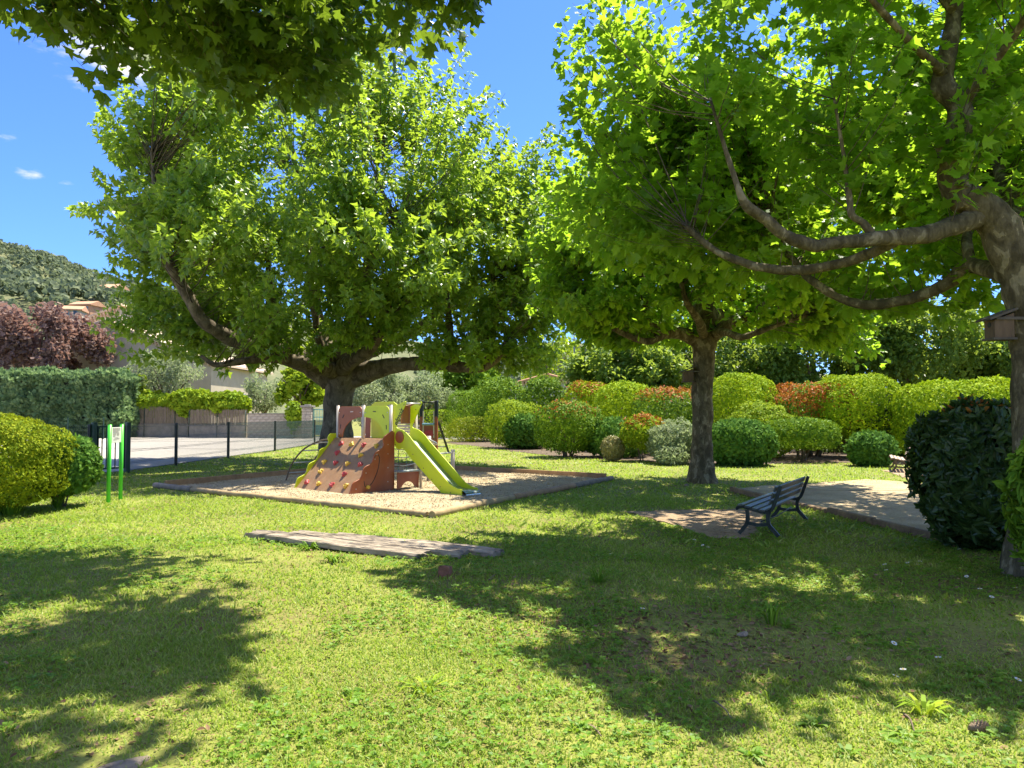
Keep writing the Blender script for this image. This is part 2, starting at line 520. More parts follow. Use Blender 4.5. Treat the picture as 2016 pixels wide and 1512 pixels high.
M['twig'] = solid('twig_bark', (.14, .115, .075), .85, spec=.15, var=.2)
M['stem'] = solid('stem_bark', (.19, .14, .10), .85, spec=.15, var=.25, scale=14)
M['lawn'] = groundmat('lawn_soil', [(.30, (.10, .07, .03)), (.42, (.165, .135, .05)), (.50, (.19, .20, .045)), (.60, (.24, .26, .055)), (.74, (.36, .31, .13))], .7, 38)
M['soil'] = groundmat('bed_soil', [(.3, (.06, .042, .028)), (.5, (.12, .09, .06)), (.7, (.24, .19, .13))], 1.6, 30)
M['dirt'] = groundmat('trodden_dirt', [(.32, (.17, .115, .065)), (.5, (.31, .22, .135)), (.68, (.47, .36, .24))], 2.2, 32, bump=1.0)
M['chips'] = groundmat('chip_bed', [(.3, (.26, .20, .11)), (.5, (.42, .34, .21)), (.7, (.56, .47, .31))], 1.4, 55, bump=1.0, dist=.03)
M['court'] = groundmat('court_gravel', [(.34, (.27, .20, .115)), (.5, (.40, .31, .185)), (.66, (.56, .45, .30))], 1.6, 34, bump=1.0)
M['asphalt'] = groundmat('pale_asphalt', [(.3, (.31, .285, .24)), (.5, (.40, .37, .315)), (.7, (.47, .435, .375))], .12, 20, bump=.15)
M['hill'] = groundmat('hill_ground', [(.3, (.07, .085, .04)), (.5, (.12, .135, .06)), (.7, (.21, .19, .11))], .03, .5, bump=.2)
M['lime'] = solid('lime_panel', (.56, .66, .012), .38, var=.04, scale=3, spec=.5, dirt=(.35, .36, .08), dirt_amt=.35)
M['ply'] = solid('ramp_ply', (.30, .165, .075), .62, var=.1, scale=8, bump=.15, bscale=300, dirt=(.40, .29, .17), dirt_amt=.45)
M['brown'] = solid('brown_panel', (.31, .085, .026), .42, var=.09, scale=5, stretch=(1, 1, .15), dirt=(.38, .20, .11), dirt_amt=.35)
M['edge'] = solid('panel_edge', (.62, .52, .42), .5, var=.06)
M['steel'] = solid('galvanised_steel', (.52, .51, .48), .42, metal=.75, var=.12, scale=12)
M['chute'] = solid('slide_steel', (.40, .47, .46), .26, metal=.85, var=.08, scale=4)
M['postgrey'] = solid('post_beige', (.46, .41, .34), .5, metal=.2, var=.08)
M['holdred'] = solid('hold_red', (.46, .05, .055), .5, var=.12, scale=20, bump=.3, bscale=60)
M['holdyel'] = solid('hold_yellow', (.66, .43, .045), .5, var=.12, scale=20, bump=.3, bscale=60)
M['black'] = solid('black_print', (.018, .018, .014), .5, var=.05)
M['rope'] = solid('rope_grey_green', (.10, .22, .18), .8, var=.15)
M['shelf'] = solid('grey_shelf', (.33, .38, .35), .5, var=.1)
M['log'] = solid('round_log', (.36, .255, .12), .75, var=.22, scale=4, stretch=(1, 1, 1), bump=.35, bscale=30, dirt=(.16, .12, .08), dirt_amt=.6)
M['loggrey'] = solid('grey_log', (.22, .18, .135), .85, var=.25, scale=5, bump=.4, bscale=30)
M['board'] = solid('edge_board', (.32, .19, .09), .75, var=.2, scale=5, bump=.3, bscale=40)
M['sleeper'] = solid('weathered_sleeper', (.31, .255, .185), .9, var=.38, scale=7, stretch=(.22, 1.6, 1.6), bump=1.0, bscale=26, dirt=(.10, .075, .05), dirt_amt=.8)
M['kerbwood'] = solid('kerb_timber', (.21, .135, .07), .85, var=.3, scale=6, bump=.5, bscale=30)
M['benchmetal'] = solid('bench_iron', (.026, .036, .027), .45, metal=.2, var=.2, scale=14, dirt=(.10, .075, .05), dirt_amt=.5)
M['benchslat'] = solid('bench_slat', (.058, .066, .055), .34, var=.2, scale=9, stretch=(.2, 1, 1), dirt=(.14, .125, .09), dirt_amt=.5)
M['oldslat'] = solid('faded_slat', (.40, .30, .23), .75, var=.2, scale=9)
M['rustiron'] = solid('brown_iron', (.17, .12, .07), .7, var=.2)
M['paleslat'] = solid('pale_slat', (.55, .45, .38), .7, var=.12)
M['signgreen'] = solid('sign_green', (.085, .62, .045), .35, var=.05, scale=3)
M['signwhite'] = solid('sign_panel', (.66, .66, .62), .4, var=.05)
M['print'] = solid('faded_print', (.36, .35, .33), .6, var=.15)
M['fencegreen'] = solid('fence_green', (.012, .045, .028), .42, var=.15)
M['fencedark'] = solid('fence_dark', (.018, .022, .020), .45, var=.15)
M['reed'] = solid('reed_screen', (.23, .18, .125), .9, var=.3, scale=10, stretch=(6, 6, .3))
M['block'] = solid('wall_render', (.33, .28, .22), .9, var=.15, scale=3, bump=.5, bscale=12, dirt=(.18, .16, .12), dirt_amt=.6)
M['stone'] = solid('pillar_stone', (.40, .34, .27), .9, var=.2, scale=6, bump=.5, bscale=14)
M['cap'] = solid('cap_stone', (.22, .20, .175), .9, var=.15, scale=6)
M['turq'] = solid('turquoise_paint', (.12, .34, .33), .45, var=.1, scale=4)
M['wallbeige'] = solid('house_render', (.45, .39, .29), .92, var=.06, scale=1.2, dirt=(.34, .29, .21), dirt_amt=.4)
M['tile'] = solid('roof_tile', (.50, .27, .15), .85, var=.3, scale=5)
M['tilepale'] = solid('roof_tile_pale', (.55, .42, .30), .85, var=.2, scale=5)
M['shutter'] = solid('shutter_blue', (.22, .32, .36), .6, var=.08)
M['pane'] = solid('window_pane', (.05, .06, .07), .08, var=.05)
M['wallgrey'] = solid('far_house_wall', (.42, .41, .40), .9, var=.06)
M['nestwood'] = solid('nest_wood', (.13, .08, .042), .85, var=.25, scale=9, stretch=(1, 1, .3), bump=.3, bscale=40)
M['nestdark'] = solid('nest_roof', (.09, .07, .05), .85, var=.2)
M['rustpole'] = solid('pole_red', (.38, .11, .06), .6, var=.1)
M['greypole'] = solid('pole_grey', (.33, .34, .35), .5, metal=.4, var=.08)
M['bluesteel'] = solid('blue_seat', (.20, .36, .48), .3, var=.06)
M['petal'] = solid('daisy_petal', (.75, .75, .72), .7, var=.03)
M['daisyeye'] = solid('daisy_eye', (.65, .45, .03), .7, var=.1)
M['cone'] = solid('pine_cone_scale', (.24, .17, .10), .85, var=.3, scale=30)
M['brick'] = solid('brick_chunk', (.22, .095, .055), .9, var=.25, scale=14, bump=.5, bscale=40)
M['pebble'] = solid('stone_grey', (.24, .19, .13), .9, var=.25, scale=16)
# ------------------------------------------------------------------ ground and large structure
def gh(x, y):
    """height of the lawn"""
    x = np.asarray(x, dtype=float); y = np.asarray(y, dtype=float)
    p = np.stack([x.ravel(), y.ravel(), np.zeros(x.size)], 1)
    n = (vnoise(p, .55, 1) - .5) * .07 + (vnoise(p, 1.9, 2) - .5) * .022
    f = np.clip((15 - np.abs(y.ravel() - 4)) / 4, 0, 1) * np.clip((13 - np.abs(x.ravel())) / 3, 0, 1)
    return (n * f).reshape(x.shape)

def ghs(x, y):
    return float(gh(np.array([x]), np.array([y]))[0])

def inpoly(x, y, poly):
    c = np.zeros(x.shape, bool)
    n = len(poly)
    for i in range(n):
        x1, y1 = poly[i]; x2, y2 = poly[(i + 1) % n]
        if y1 == y2: continue
        t = ((y1 > y) != (y2 > y)) & (x < (x2 - x1) * (y - y1) / (y2 - y1) + x1)
        c ^= t
    return c

def axis(vals):
    out = []
    for a, b, s in vals:
        out += list(np.arange(a, b, s))
    out.append(vals[-1][1])
    return np.array(out)

gx = axis([(-2500, -200, 230), (-200, -40, 20), (-40, -14, 2), (-14, 14, .25), (14, 40, 2), (40, 200, 20), (200, 2500, 230)])
gy = axis([(-300, -20, 40), (-20, 0, 2), (0, 20, .25), (20, 40, 1), (40, 200, 10), (200, 3000, 280)])
GX, GY = np.meshgrid(gx, gy)
GZ = gh(GX, GY)
V = np.stack([GX.ravel(), GY.ravel(), GZ.ravel()], 1)
nx, ny = len(gx), len(gy)
ii = (np.arange(ny - 1)[:, None] * nx + np.arange(nx - 1)[None]).ravel()
F = np.stack([ii, ii + 1, ii + 1 + nx, ii + nx], 1)
ground = link('lawn_ground', np_mesh('lawn_ground', V, F, True), None, M['lawn'])
tag(ground, 'level lawn with worn yellow and bare patches', kind='structure')

def patch(name, poly, off, mat, label, step=.3, jitter=.08, mound=0.0, seed=3, flat=False):
    """sheet inside a polygon lying just above the lawn, ragged at the rim"""
    bm = bmesh.new()
    pts = []
    n = len(poly)
    rnd = random.Random(seed)
    for i in range(n):
        a = np.array(poly[i]); b = np.array(poly[(i + 1) % n])
        L = np.linalg.norm(b - a); k = max(int(L / step), 1)
        for j in range(k):
            p = a + (b - a) * j / k
            pts.append((p[0] + rnd.uniform(-jitter, jitter), p[1] + rnd.uniform(-jitter, jitter)))
    P = np.array(pts)
    x0, y0 = P.min(0); x1, y1 = P.max(0)
    g = np.stack(np.meshgrid(np.arange(x0, x1, step), np.arange(y0, y1, step)), -1).reshape(-1, 2)
    g = g[inpoly(g[:, 0], g[:, 1], pts)]
    # keep interior points clear of the rim
    d = np.min(np.linalg.norm(g[:, None] - P[None], axis=2), axis=1) if len(g) else np.zeros(0)
    g = g[d > step * .55]
    from mathutils.geometry import delaunay_2d_cdt
    allp = [Vector(p) for p in pts] + [Vector(p) for p in g]
    m = len(pts)
    vv, ee, ff, *_ = delaunay_2d_cdt(allp, [(i, (i + 1) % m) for i in range(m)], [], 1, 1e-5)
    vv = np.array([[v.x, v.y] for v in vv])
    z = np.zeros(len(vv)) if flat else gh(vv[:, 0], vv[:, 1])
    dd = np.min(np.linalg.norm(vv[:, None] - P[None], axis=2), axis=1)
    p3 = np.stack([vv[:, 0], vv[:, 1], np.zeros(len(vv))], 1)
    z = z + off + mound * np.clip(dd / 1.0, 0, 1) * (.6 + .8 * (vnoise(p3, .8, 5) - .5)) + (mound * .35) * (vnoise(p3, 2.6, 6) - .5)
    o = link(name, np_mesh(name, np.column_stack([vv, z]), np.array([f for f in ff if len(f) == 3]), True), None, mat)
    tag(o, label, kind='structure')
    return o

def g2(px, py):
    v = gd(px, py); return (v.x, v.y)

# play area: four corners
PA, PB, PC = g2(312, 961), g2(851, 1019), g2(1205, 945)
PD = (PA[0] + PC[0] - PB[0], PA[1] + PC[1] - PB[1])
PLAY = [PA, PB, PC, PD]
patch('play_area_chips', PLAY, .030, M['chips'], 'bed of pale wood chips under the play frame', .4, .02, mound=.09, flat=True)

ROAD = [(-75, 14), (-12.4, 14), (-12.4, 22.4), (-11.75, 23.6), (-11.6, 46), (-11.9, 52), (-2, 56), (-2, 62), (-75, 66)]
road = patch('road', ROAD, .016, M['asphalt'], 'pale asphalt road beyond the green mesh fence', 1.2, .05, flat=True)
# faint tar seams on the road
mb = MB()
for (a, b) in (((-55, 44), (-13, 38.5)), ((-55, 52), (-13, 49.5)), ((-30, 28), (-22, 60))):
    mb.box(((a[0] + b[0]) / 2, (a[1] + b[1]) / 2, .021), (math.dist(a, b), .12, .004), math.atan2(b[1] - a[1], b[0] - a[0]))
o = mb.build('tar_seam', solid('tar', (.10, .09, .085), .9), road)

COURT = [g2(1440, 966), g2(1632, 1014), g2(1845, 1066), (7.4, 9.7), (10.6, 15.2), (12.2, 18.6), g2(1600, 953), g2(1500, 958)]
patch('gravel_court', COURT, .020, M['court'], 'sandy gravel court behind the green bench', .35, .05)
patch('gravel_verge', [g2(1560, 957), g2(1700, 945), g2(1840, 955), (13.2, 18.3), (12.0, 17.6), g2(1620, 968)], .028, M['court'], 'sunlit sandy rim of the gravel court', .4, .1)
BENCHDIRT = [g2(1232, 1008), g2(1330, 1003), g2(1450, 1004), g2(1500, 1012), g2(1505, 1035), g2(1470, 1060), g2(1400, 1058), g2(1300, 1032)]
patch('bench_dirt', BENCHDIRT, .012, M['dirt'], 'bare trodden earth in front of the green bench', .25, .12)
BDIRT2 = [g2(1735, 927), g2(1790, 922), g2(1850, 926), g2(1850, 948), g2(1790, 944)]
patch('bench_dirt', BDIRT2, .012, M['dirt'], 'bare earth under the far wooden bench', .35, .12)
BED = [g2(880, 872), g2(960, 882), g2(1040, 893), g2(1130, 902), g2(1240, 907), g2(1350, 913), g2(1500, 915), g2(1620, 911), g2(1760, 913), g2(1900, 920),
       (24, 26), (36, 40), (20, 48), (-4, 56)]
patch('shrub_bed', BED, .014, M['soil'], 'dark leaf-strewn soil under the clipped shrubs', .9, .25, flat=True)

# far hills
def hillz(x, y):
    p = np.stack([x.ravel(), y.ravel(), np.zeros(x.size)], 1)
    a = np.clip((y.ravel() - 150) / 230, 0, 1); a = a * a * (3 - 2 * a)
    prof = 103 * np.exp(-((x.ravel() + 360) / 150) ** 2) + 32 * np.exp(-((x.ravel() + 160) / 85) ** 2)
    back = np.clip((y.ravel() - 360) / 300, 0, 1) * (46 + 16 * np.sin(x.ravel() / 120.0 + 1.0)) * np.exp(-((x.ravel() - 60) / 420) ** 2)
    n = (vnoise(p, .02, 3) - .5) * 12 + (vnoise(p, .06, 4) - .5) * 5
    return (a * (prof + n) + back - 1.5).reshape(x.shape)
hx = np.linspace(-620, 620, 94); hy = np.linspace(140, 780, 60)
HX, HY = np.meshgrid(hx, hy); HZ = hillz(HX, HY)
ii = (np.arange(59)[:, None] * 94 + np.arange(93)[None]).ravel()
hill = link('hills', np_mesh('hills', np.stack([HX.ravel(), HY.ravel(), HZ.ravel()], 1), np.stack([ii, ii + 1, ii + 95, ii + 94], 1), True), None, M['hill'])
tag(hill, 'wooded hills rising beyond the village', kind='structure')

# woods on the hills: one mass of small crowns
def hill_woods():
    rs = np.random.RandomState(11)
    x = rs.uniform(-460, 420, 15000); y = rs.uniform(160, 620, 15000)
    p = np.stack([x, y, x * 0], 1)
    keep = (((x / y > -.85) & (x / y < -.40)) | ((x / y > -.12) & (x / y < .25))) & (vnoise(p, .018, 9) + .25 * vnoise(p, .06, 8) > .40)
    x, y = x[keep][:3400], y[keep][:3400]
    z = hillz(x, y)
    n = len(x); K = 34
    hgt = rs.uniform(4.5, 9, n); rad = hgt * rs.uniform(.38, .62, n)
    d = unit(rs.randn(n * K, 3)).reshape(n, K, 3)
    d[:, :, 2] = np.abs(d[:, :, 2]) * 1.0 - .25
    lump = .72 + .5 * rs.rand(n, K)
    C = np.stack([x, y, z + hgt * .5], 1)[:, None, :] + d * np.stack([rad, rad, hgt * .5], 1)[:, None, :] * lump[:, :, None]
    P = C.reshape(-1, 3)
    nr = unit(d.reshape(-1, 3) + rs.randn(n * K, 3) * .35)
    ax = unit(np.cross(nr, rs.randn(n * K, 3)))
    S = np.repeat(rad, K) * rs.uniform(.42, .72, n * K)
    Vv, Ff, _ = leaves(P - ax * S[:, None] * .5, ax, nr, S, 'round', 1.6)
    o = link('hill_woods', np_mesh('hill_woods', Vv, Ff), None, M['forest'])
    tag(o, 'dark evergreen woods covering the hillside', 'woods', kind='stuff')
hill_woods()

# ------------------------------------------------------------------ foliage builders
def shrub(name, label, x0, x1, ytop, ybase, mat, kind='round', n=5000, size=.07, power=2.6, stem=.12, Y=None, depth=None,
          red=None, redmat=None, seed=1, group=None, cat='shrub', stems=5, lump=.2, interior=.22, stem_mat='stem', lean=0.0, up=.0):
    """clipped shrub: leaves round a rounded body over a few stems. x0,x1,ytop,ybase: where it stands in the photo"""
    rs = np.random.RandomState(seed)
    base = gd((x0 + x1) / 2, ybase) if Y is None else Vector((((x0 + x1) / 2 - 1008) / FPX * Y, Y, 0))
    Yd = base.y
    mpp = Yd / FPX
    rx = (x1 - x0) / 2 * mpp
    top = at((x0 + x1) / 2, ytop, Yd).z
    ry = depth / 2 if depth else rx
    z0 = top * stem; rz = (top - z0) / 2; cz = z0 + rz
    root = empty(name, (base.x, base.y, 0))
    tag(root, label, cat, group)
    ni = int(n * interior)
    d = unit(rs.randn(n + ni, 3))
    rr = 1.0 / (np.abs(d) ** power).sum(1) ** (1 / power)
    lo = vnoise(d * 2.2 + seed * 3.1, 1.3, seed) - .5 + .6 * (vnoise(d * 5.0 + seed, 1.6, seed + 1) - .5)
    f = 1 + lump * 1.6 * lo
    shell = 1 - np.abs(rs.randn(n + ni)) * .03
    shell[n:] = rs.uniform(.45, .93, ni)
    P = d * (rr * f * shell)[:, None] * np.array([rx, ry, rz])
    P[:, 2] += cz
    P[:, 0] += lean * (P[:, 2] - z0)
    P = P[P[:, 2] > .01]; d = d[:len(P)] if len(P) == len(d) else unit((P - np.array([0, 0, cz])) / np.array([rx, ry, rz]))
    k = len(P)
    nr = unit(d + rs.randn(k, 3) * .38)
    ax = unit(np.cross(nr, rs.randn(k, 3)) + d * .22 + np.array([0, 0, up]))
    S = size * rs.uniform(.65, 1.3, k)
    Vv, Ff, nf = leaves(P, ax, nr, S, kind)
    mi = None; mats = [M[mat]]
    if red is not None:
        rel = (P[:, 2] - z0) / (2 * rz)
        pr = np.clip((rel - red[0]) / (1 - red[0]), 0, 1) * red[1]
        pr *= np.clip(.35 + 1.4 * vnoise(P, 1.6, seed), 0, 1.2)
        mi = np.repeat((rs.rand(k) < pr).astype(np.int32), nf)
        mats.append(M[redmat or 'red'])
    fo = link('foliage', np_mesh(name + '_foliage', Vv, Ff, False, mi), root, mats)
    tag(fo, kind='stuff')
    for i in range(stems):
        a = rs.uniform(0, 6.28); q = rs.uniform(.25, .6)
        b = Vector((math.cos(a) * rx * .12, math.sin(a) * ry * .12, -.03))
        e = Vector((math.cos(a) * rx * q, math.sin(a) * ry * q, cz + rz * rs.uniform(-.1, .5)))
        m_ = (b + e) / 2 + Vector((rs.uniform(-.1, .1) * rx, rs.uniform(-.1, .1) * ry, -rz * .1))
        r0 = max(.02, .035 * rx)
        pts = spline([tuple(b), tuple(m_), tuple(e)], 4)
        mbs = MB(); mbs.tube(pts, np.linspace(r0, r0 * .35, len(pts)), 6)
        mbs.build('stem', M[stem_mat], root)
    return root

def limb_pts(spec, n=5):
    """spec: (px, py, Y, radius in photo px) -> world path and radii"""
    w = []
    for px, py, Y, r in spec:
        p = at(px, py, Y); w.append((p.x, p.y, p.z, r * Y / FPX))
    s = spline(w, n)
    return [Vector(q[:3]) for q in s], [max(q[3], .004) for q in s]

def roughen(pts, rad, amp, seed):
    rs = np.random.RandomState(seed)
    return [r * (1 + amp * (rs.rand() - .5)) for r in rad]

def limb(name, spec, root, mat, n=5, sides=12, seed=0, amp=.14):
    pts, rad = limb_pts(spec, n + 3)
    pts = [p - root.location for p in pts]
    sides += 4
    mb = MB(); mb.tube(pts, rad, sides)
    V_ = np.array(mb.v)
    C_ = np.repeat(np.array([tuple(q) for q in pts]), sides, 0); r_ = np.repeat(np.array(rad), sides)[:, None]
    q = V_ / np.maximum(r_, .02)
    k = .34 * (vnoise(V_ * (1.0 / max(np.mean(rad), .03)), .55, seed) - .5) + .16 * (vnoise(V_ * (1.0 / max(np.mean(rad), .03)), 1.7, seed + 3) - .5)
    V_ = C_ + (V_ - C_) * (1 + k)[:, None]
    mb.v = [tuple(a) for a in V_]
    o = mb.build(name, mat, root)
    return [p + root.location for p in pts]

def grow(root, skel, envs, nsh, per, size, kind, mat, seed, zmin=2.6, cut=None, shoot_r=.016, start=.3, droop=.45, inner=.5, sag=.32, twig='twig', tilt=.25, wild=.5):
    """leafy shoots from the limbs out to the crown's envelope"""
    rs = np.random.RandomState(seed)
    skel = np.array([tuple(p) for p in skel])
    vol = np.array([e[1][0] * e[1][1] * e[1][2] for e in envs]) ** .75
    which = rs.choice(len(envs), nsh, p=vol / vol.sum())
    C = np.array([tuple(e[0]) for e in envs])[which]; RR = np.array([tuple(e[1]) for e in envs])[which]
    d = unit(rs.randn(nsh, 3))
    rad = inner + (1 - inner) * rs.rand(nsh) ** .45
    lump = 1 + .34 * (vnoise(d * 2 + seed, 1.2, seed) - .5) + .22 * (rs.rand(nsh) - .5)
    E = C + RR * d * (rad * lump)[:, None]
    ok = E[:, 2] > zmin
    if cut is not None: ok &= cut(E)
    E = E[ok]; nsh = len(E)
    # nearest start on the skeleton, preferring one below the tip
    St = np.zeros_like(E)
    for i in range(0, nsh, 200):
        D = E[i:i + 200, None] - skel[None]
        cost = np.linalg.norm(D, axis=2) + 1.2 * np.maximum(0, .6 - D[:, :, 2])
        cost *= 1 + .5 * rs.rand(*cost.shape)
        St[i:i + 200] = skel[np.argmin(cost, 1)]
    L = np.linalg.norm(E - St, axis=1)
    Mi = St * .45 + E * .55
    Mi[:, 2] = St[:, 2] + (E[:, 2] - St[:, 2]) * sag
    Mi += rs.randn(nsh, 3) * (.06 * L)[:, None]
    def pt(i, t):
        t = t[:, None]
        return St[i] * (1 - t) ** 2 + 2 * Mi[i] * t * (1 - t) + E[i] * t * t
    # shoots
    K = 6
    tt = np.linspace(0, 1, K)
    VV, FF = [], []
    for j in range(K):
        c = pt(np.arange(nsh), np.full(nsh, tt[j]))
        r = shoot_r * (1 - .8 * tt[j]) * (0.6 + .5 * np.minimum(L / 3, 1.4))
        for q in range(3):
            an = 2.094 * q
            VV.append(c + np.stack([np.cos(an) * r, np.sin(an) * r, 0 * r], 1))
    VV = np.stack(VV, 1).reshape(-1, 3)
    for j in range(K - 1):
        for q in range(3):
            FF.append([j * 3 + q, j * 3 + (q + 1) % 3, (j + 1) * 3 + (q + 1) % 3, (j + 1) * 3 + q])
    FF = (np.array(FF)[None] + (np.arange(nsh) * K * 3)[:, None, None]).reshape(-1, 4)
    o = link('shoots', np_mesh('shoots', VV - np.array(root.location), FF, True), root, M[twig]); tag(o, kind='stuff')
    # leaves
    cnt = np.maximum((per * (.45 + .55 * np.minimum(L / 3.0, 1.8)) * rs.uniform(.7, 1.3, nsh)).astype(int), 4)
    idx = np.repeat(np.arange(nsh), cnt)
    t = start + (1 - start) * rs.rand(len(idx)) ** .8
    P = pt(idx, t)
    tan = unit(pt(idx, np.minimum(t + .02, 1.02)) - P)
    side = unit(np.cross(tan, rs.randn(len(idx), 3)))
    P = P + side * (size * rs.uniform(.15, .75, len(idx)) * (1.25 - .6 * t))[:, None]
    ax = unit(side * 1.0 + tan * .45 + np.stack([0 * t, 0 * t, -droop * rs.uniform(.2, 1.6, len(idx))], 1))
    nr = unit(np.array([[.10, .05, .9]]) + ax * np.array([1, 1, 0]) * tilt + rs.randn(len(idx), 3) * wild)
    S = size * rs.uniform(.6, 1.2, len(idx)) * (1.1 - .35 * t)
    if kind == 'plane':            # full outline near by, fewer facets farther off
        near = P[:, 1] < 10.5
        V1, F1, _ = leaves((P - np.array(root.location))[near], ax[near], nr[near], S[near], 'plane')
        V2, F2, _ = leaves((P - np.array(root.location))[~near], ax[~near], nr[~near], S[~near], 'plane_mid')
        Vv = np.concatenate([V1, V2]); Ff = np.concatenate([F1, F2 + len(V1)])
    else:
        Vv, Ff, _ = leaves(P - np.array(root.location), ax, nr, S, kind)
    o = link('crown', np_mesh('crown', Vv, Ff), root, M[mat]); tag(o, kind='stuff')
    return len(idx)

# ------------------------------------------------------------------ the plane trees
# the big old tree behind the play frame
TL = gd(664, 911)
YL = TL.y
big = empty('plane_tree', TL)
tag(big, 'big spreading plane tree with thick trunk behind the climbing frame', 'tree', 'plane trees of the park')
sk = []
tr = limb('trunk', [(664, 903, YL, 40), (664, 880, YL, 33), (665, 840, YL, 28.5), (666, 790, YL, 28), (668, 762, YL, 31), (668, 735, YL, 40), (664, 705, YL, 44), (655, 680, YL, 30)], big, M['bark_big'], 6, 20, 1, .05)
LB = [
    [(650, 745, YL, 26), (600, 712, YL - .6, 23), (540, 692, YL - 1.6, 19), (480, 676, YL - 2.6, 16), (432, 655, YL - 3.4, 14), (395, 625, YL - 4.0, 12.5), (372, 585, YL - 4.4, 11.5), (345, 540, YL - 4.7, 10), (328, 505, YL - 4.8, 9), (318, 450, YL - 4.9, 7), (306, 385, YL - 4.9, 4.5), (298, 300, YL - 4.8, 2.5)],
    [(690, 745, YL, 24), (735, 728, YL - .5, 19), (790, 718, YL - 1, 15), (850, 716, YL - 1.6, 12.5), (905, 722, YL - 2, 11), (950, 722, YL - 2.3, 9), (985, 700, YL - 2.4, 7), (1000, 660, YL - 2.4, 5)],
    [(660, 705, YL, 26), (640, 660, YL + .8, 17), (622, 610, YL + 1.2, 12), (612, 540, YL + 1.4, 9), (600, 440, YL + 1.5, 6), (585, 330, YL + 1.5, 3.5)],
    [(670, 700, YL, 24), (690, 655, YL - .4, 15), (712, 600, YL - .6, 10), (722, 520, YL - .8, 7), (735, 420, YL - .9, 4), (745, 300, YL - 1, 2.5)],
    [(676, 715, YL, 22), (735, 690, YL + 1.5, 14), (800, 660, YL + 2.5, 11), (850, 620, YL + 3, 8), (880, 540, YL + 3, 6), (900, 420, YL + 3, 3.5)],
    [(640, 720, YL, 20), (580, 690, YL + 1.8, 14), (520, 650, YL + 3, 11), (480, 600, YL + 3.5, 8), (455, 510, YL + 3.5, 6), (440, 400, YL + 3.5, 3)],
    [(655, 730, YL - .6, 18), (600, 715, YL - 2.2, 13), (540, 705, YL - 3.2, 10), (470, 712, YL - 4, 7), (425, 718, YL - 4.4, 5), (395, 700, YL - 4.6, 3)],
    [(672, 725, YL - .6, 18), (700, 705, YL - 2, 13), (735, 680, YL - 3, 10), (760, 630, YL - 3.6, 7), (775, 540, YL - 4, 5), (785, 430, YL - 4.2, 3)],
    [(541, 693, YL - .5, 13), (536, 655, YL - .6, 9), (540, 615, YL - .7, 8), (530, 540, YL - .9, 5), (520, 430, YL - 1, 3)],
    [(660, 715, YL - .5, 12), (640, 700, YL - 1.2, 9), (628, 670, YL - 1.5, 8), (622, 600, YL - 1.6, 6), (640, 480, YL - 1.8, 3.5)],
    [(898, 722, YL - 2, 9), (892, 690, YL - 2, 8), (886, 655, YL - 2, 7.5), (880, 590, YL - 2, 5), (870, 470, YL - 2, 3)],
    [(952, 722, YL - 2.2, 7), (966, 690, YL - 2.1, 7.5), (962, 640, YL - 2, 5), (970, 540, YL - 2, 3)],
]
for i, s in enumerate(LB):
    sk += limb('limb', s, big, M['bark_big'] if i < 8 else M['bark'], 5, 12, 20 + i, .06)
kL = YL / 32.6
envL = [(at(905, 690, YL - 3), (2.6, 2.2, .7)), (at(560, 690, YL - 3.5), (2.4, 1.6, .5)), (at(1040, 690, YL - 2), (1.4, 2.0, .9)), ((-12.6, 30.5, 8.0), (3.0, 3.8, 3.4)), ((-6.5, 20.7, 6.9), (5.2, 2.2, 2.5)), ((-10.0, 25.0, 7.2), (3.4, 4.0, 3.2)), (at(1065, 430, YL - 1), (2.3, 3.2, 3.8)), (at(480, 640, YL - 2.5), (3.2, 2.6, 1.0)), (at(830, 650, YL - 3), (3.2, 2.6, .9)), (at(650, 590, YL - 4.5), (4.5, 2.2, 1.6)), (at(640, 325, YL), (8.6, 9.2, 5.6)), (at(640, 545, YL - 1.2), (8.6, 10.0, 3.0)), (at(355, 585, YL - 1), (3.0, 4.2, 2.6)),
        (at(985, 470, YL - 1.0), (3.7, 5.2, 4.0)), (at(1030, 620, YL - 1.5), (2.2, 3.4, 2.0)), (at(190, 400, YL - 1.5), (1.7, .8, .45)),
        (at(300, 660, YL - 1.5), (1.7, 3, .8)), (at(450, 715, YL - 2.5), (1.5, 2, .55)), (at(330, 280, YL - 1), (2.8, 3.5, 2.6))]
envL = [(c, tuple(q * kL for q in r)) for c, r in envL]
grow(big, sk, envL, 2200, 50, .27, 'plane_low', 'plane_left', 31, zmin=2.3, shoot_r=.020, inner=.45, sag=.30, tilt=.55, start=.45,
     cut=lambda E: ~((1008 + E[:, 0] / E[:, 1] * FPX < 480) & (818 - (E[:, 2] - EYE) / E[:, 1] * FPX > 455) & (E[:, 1] < YL - 3.6)))

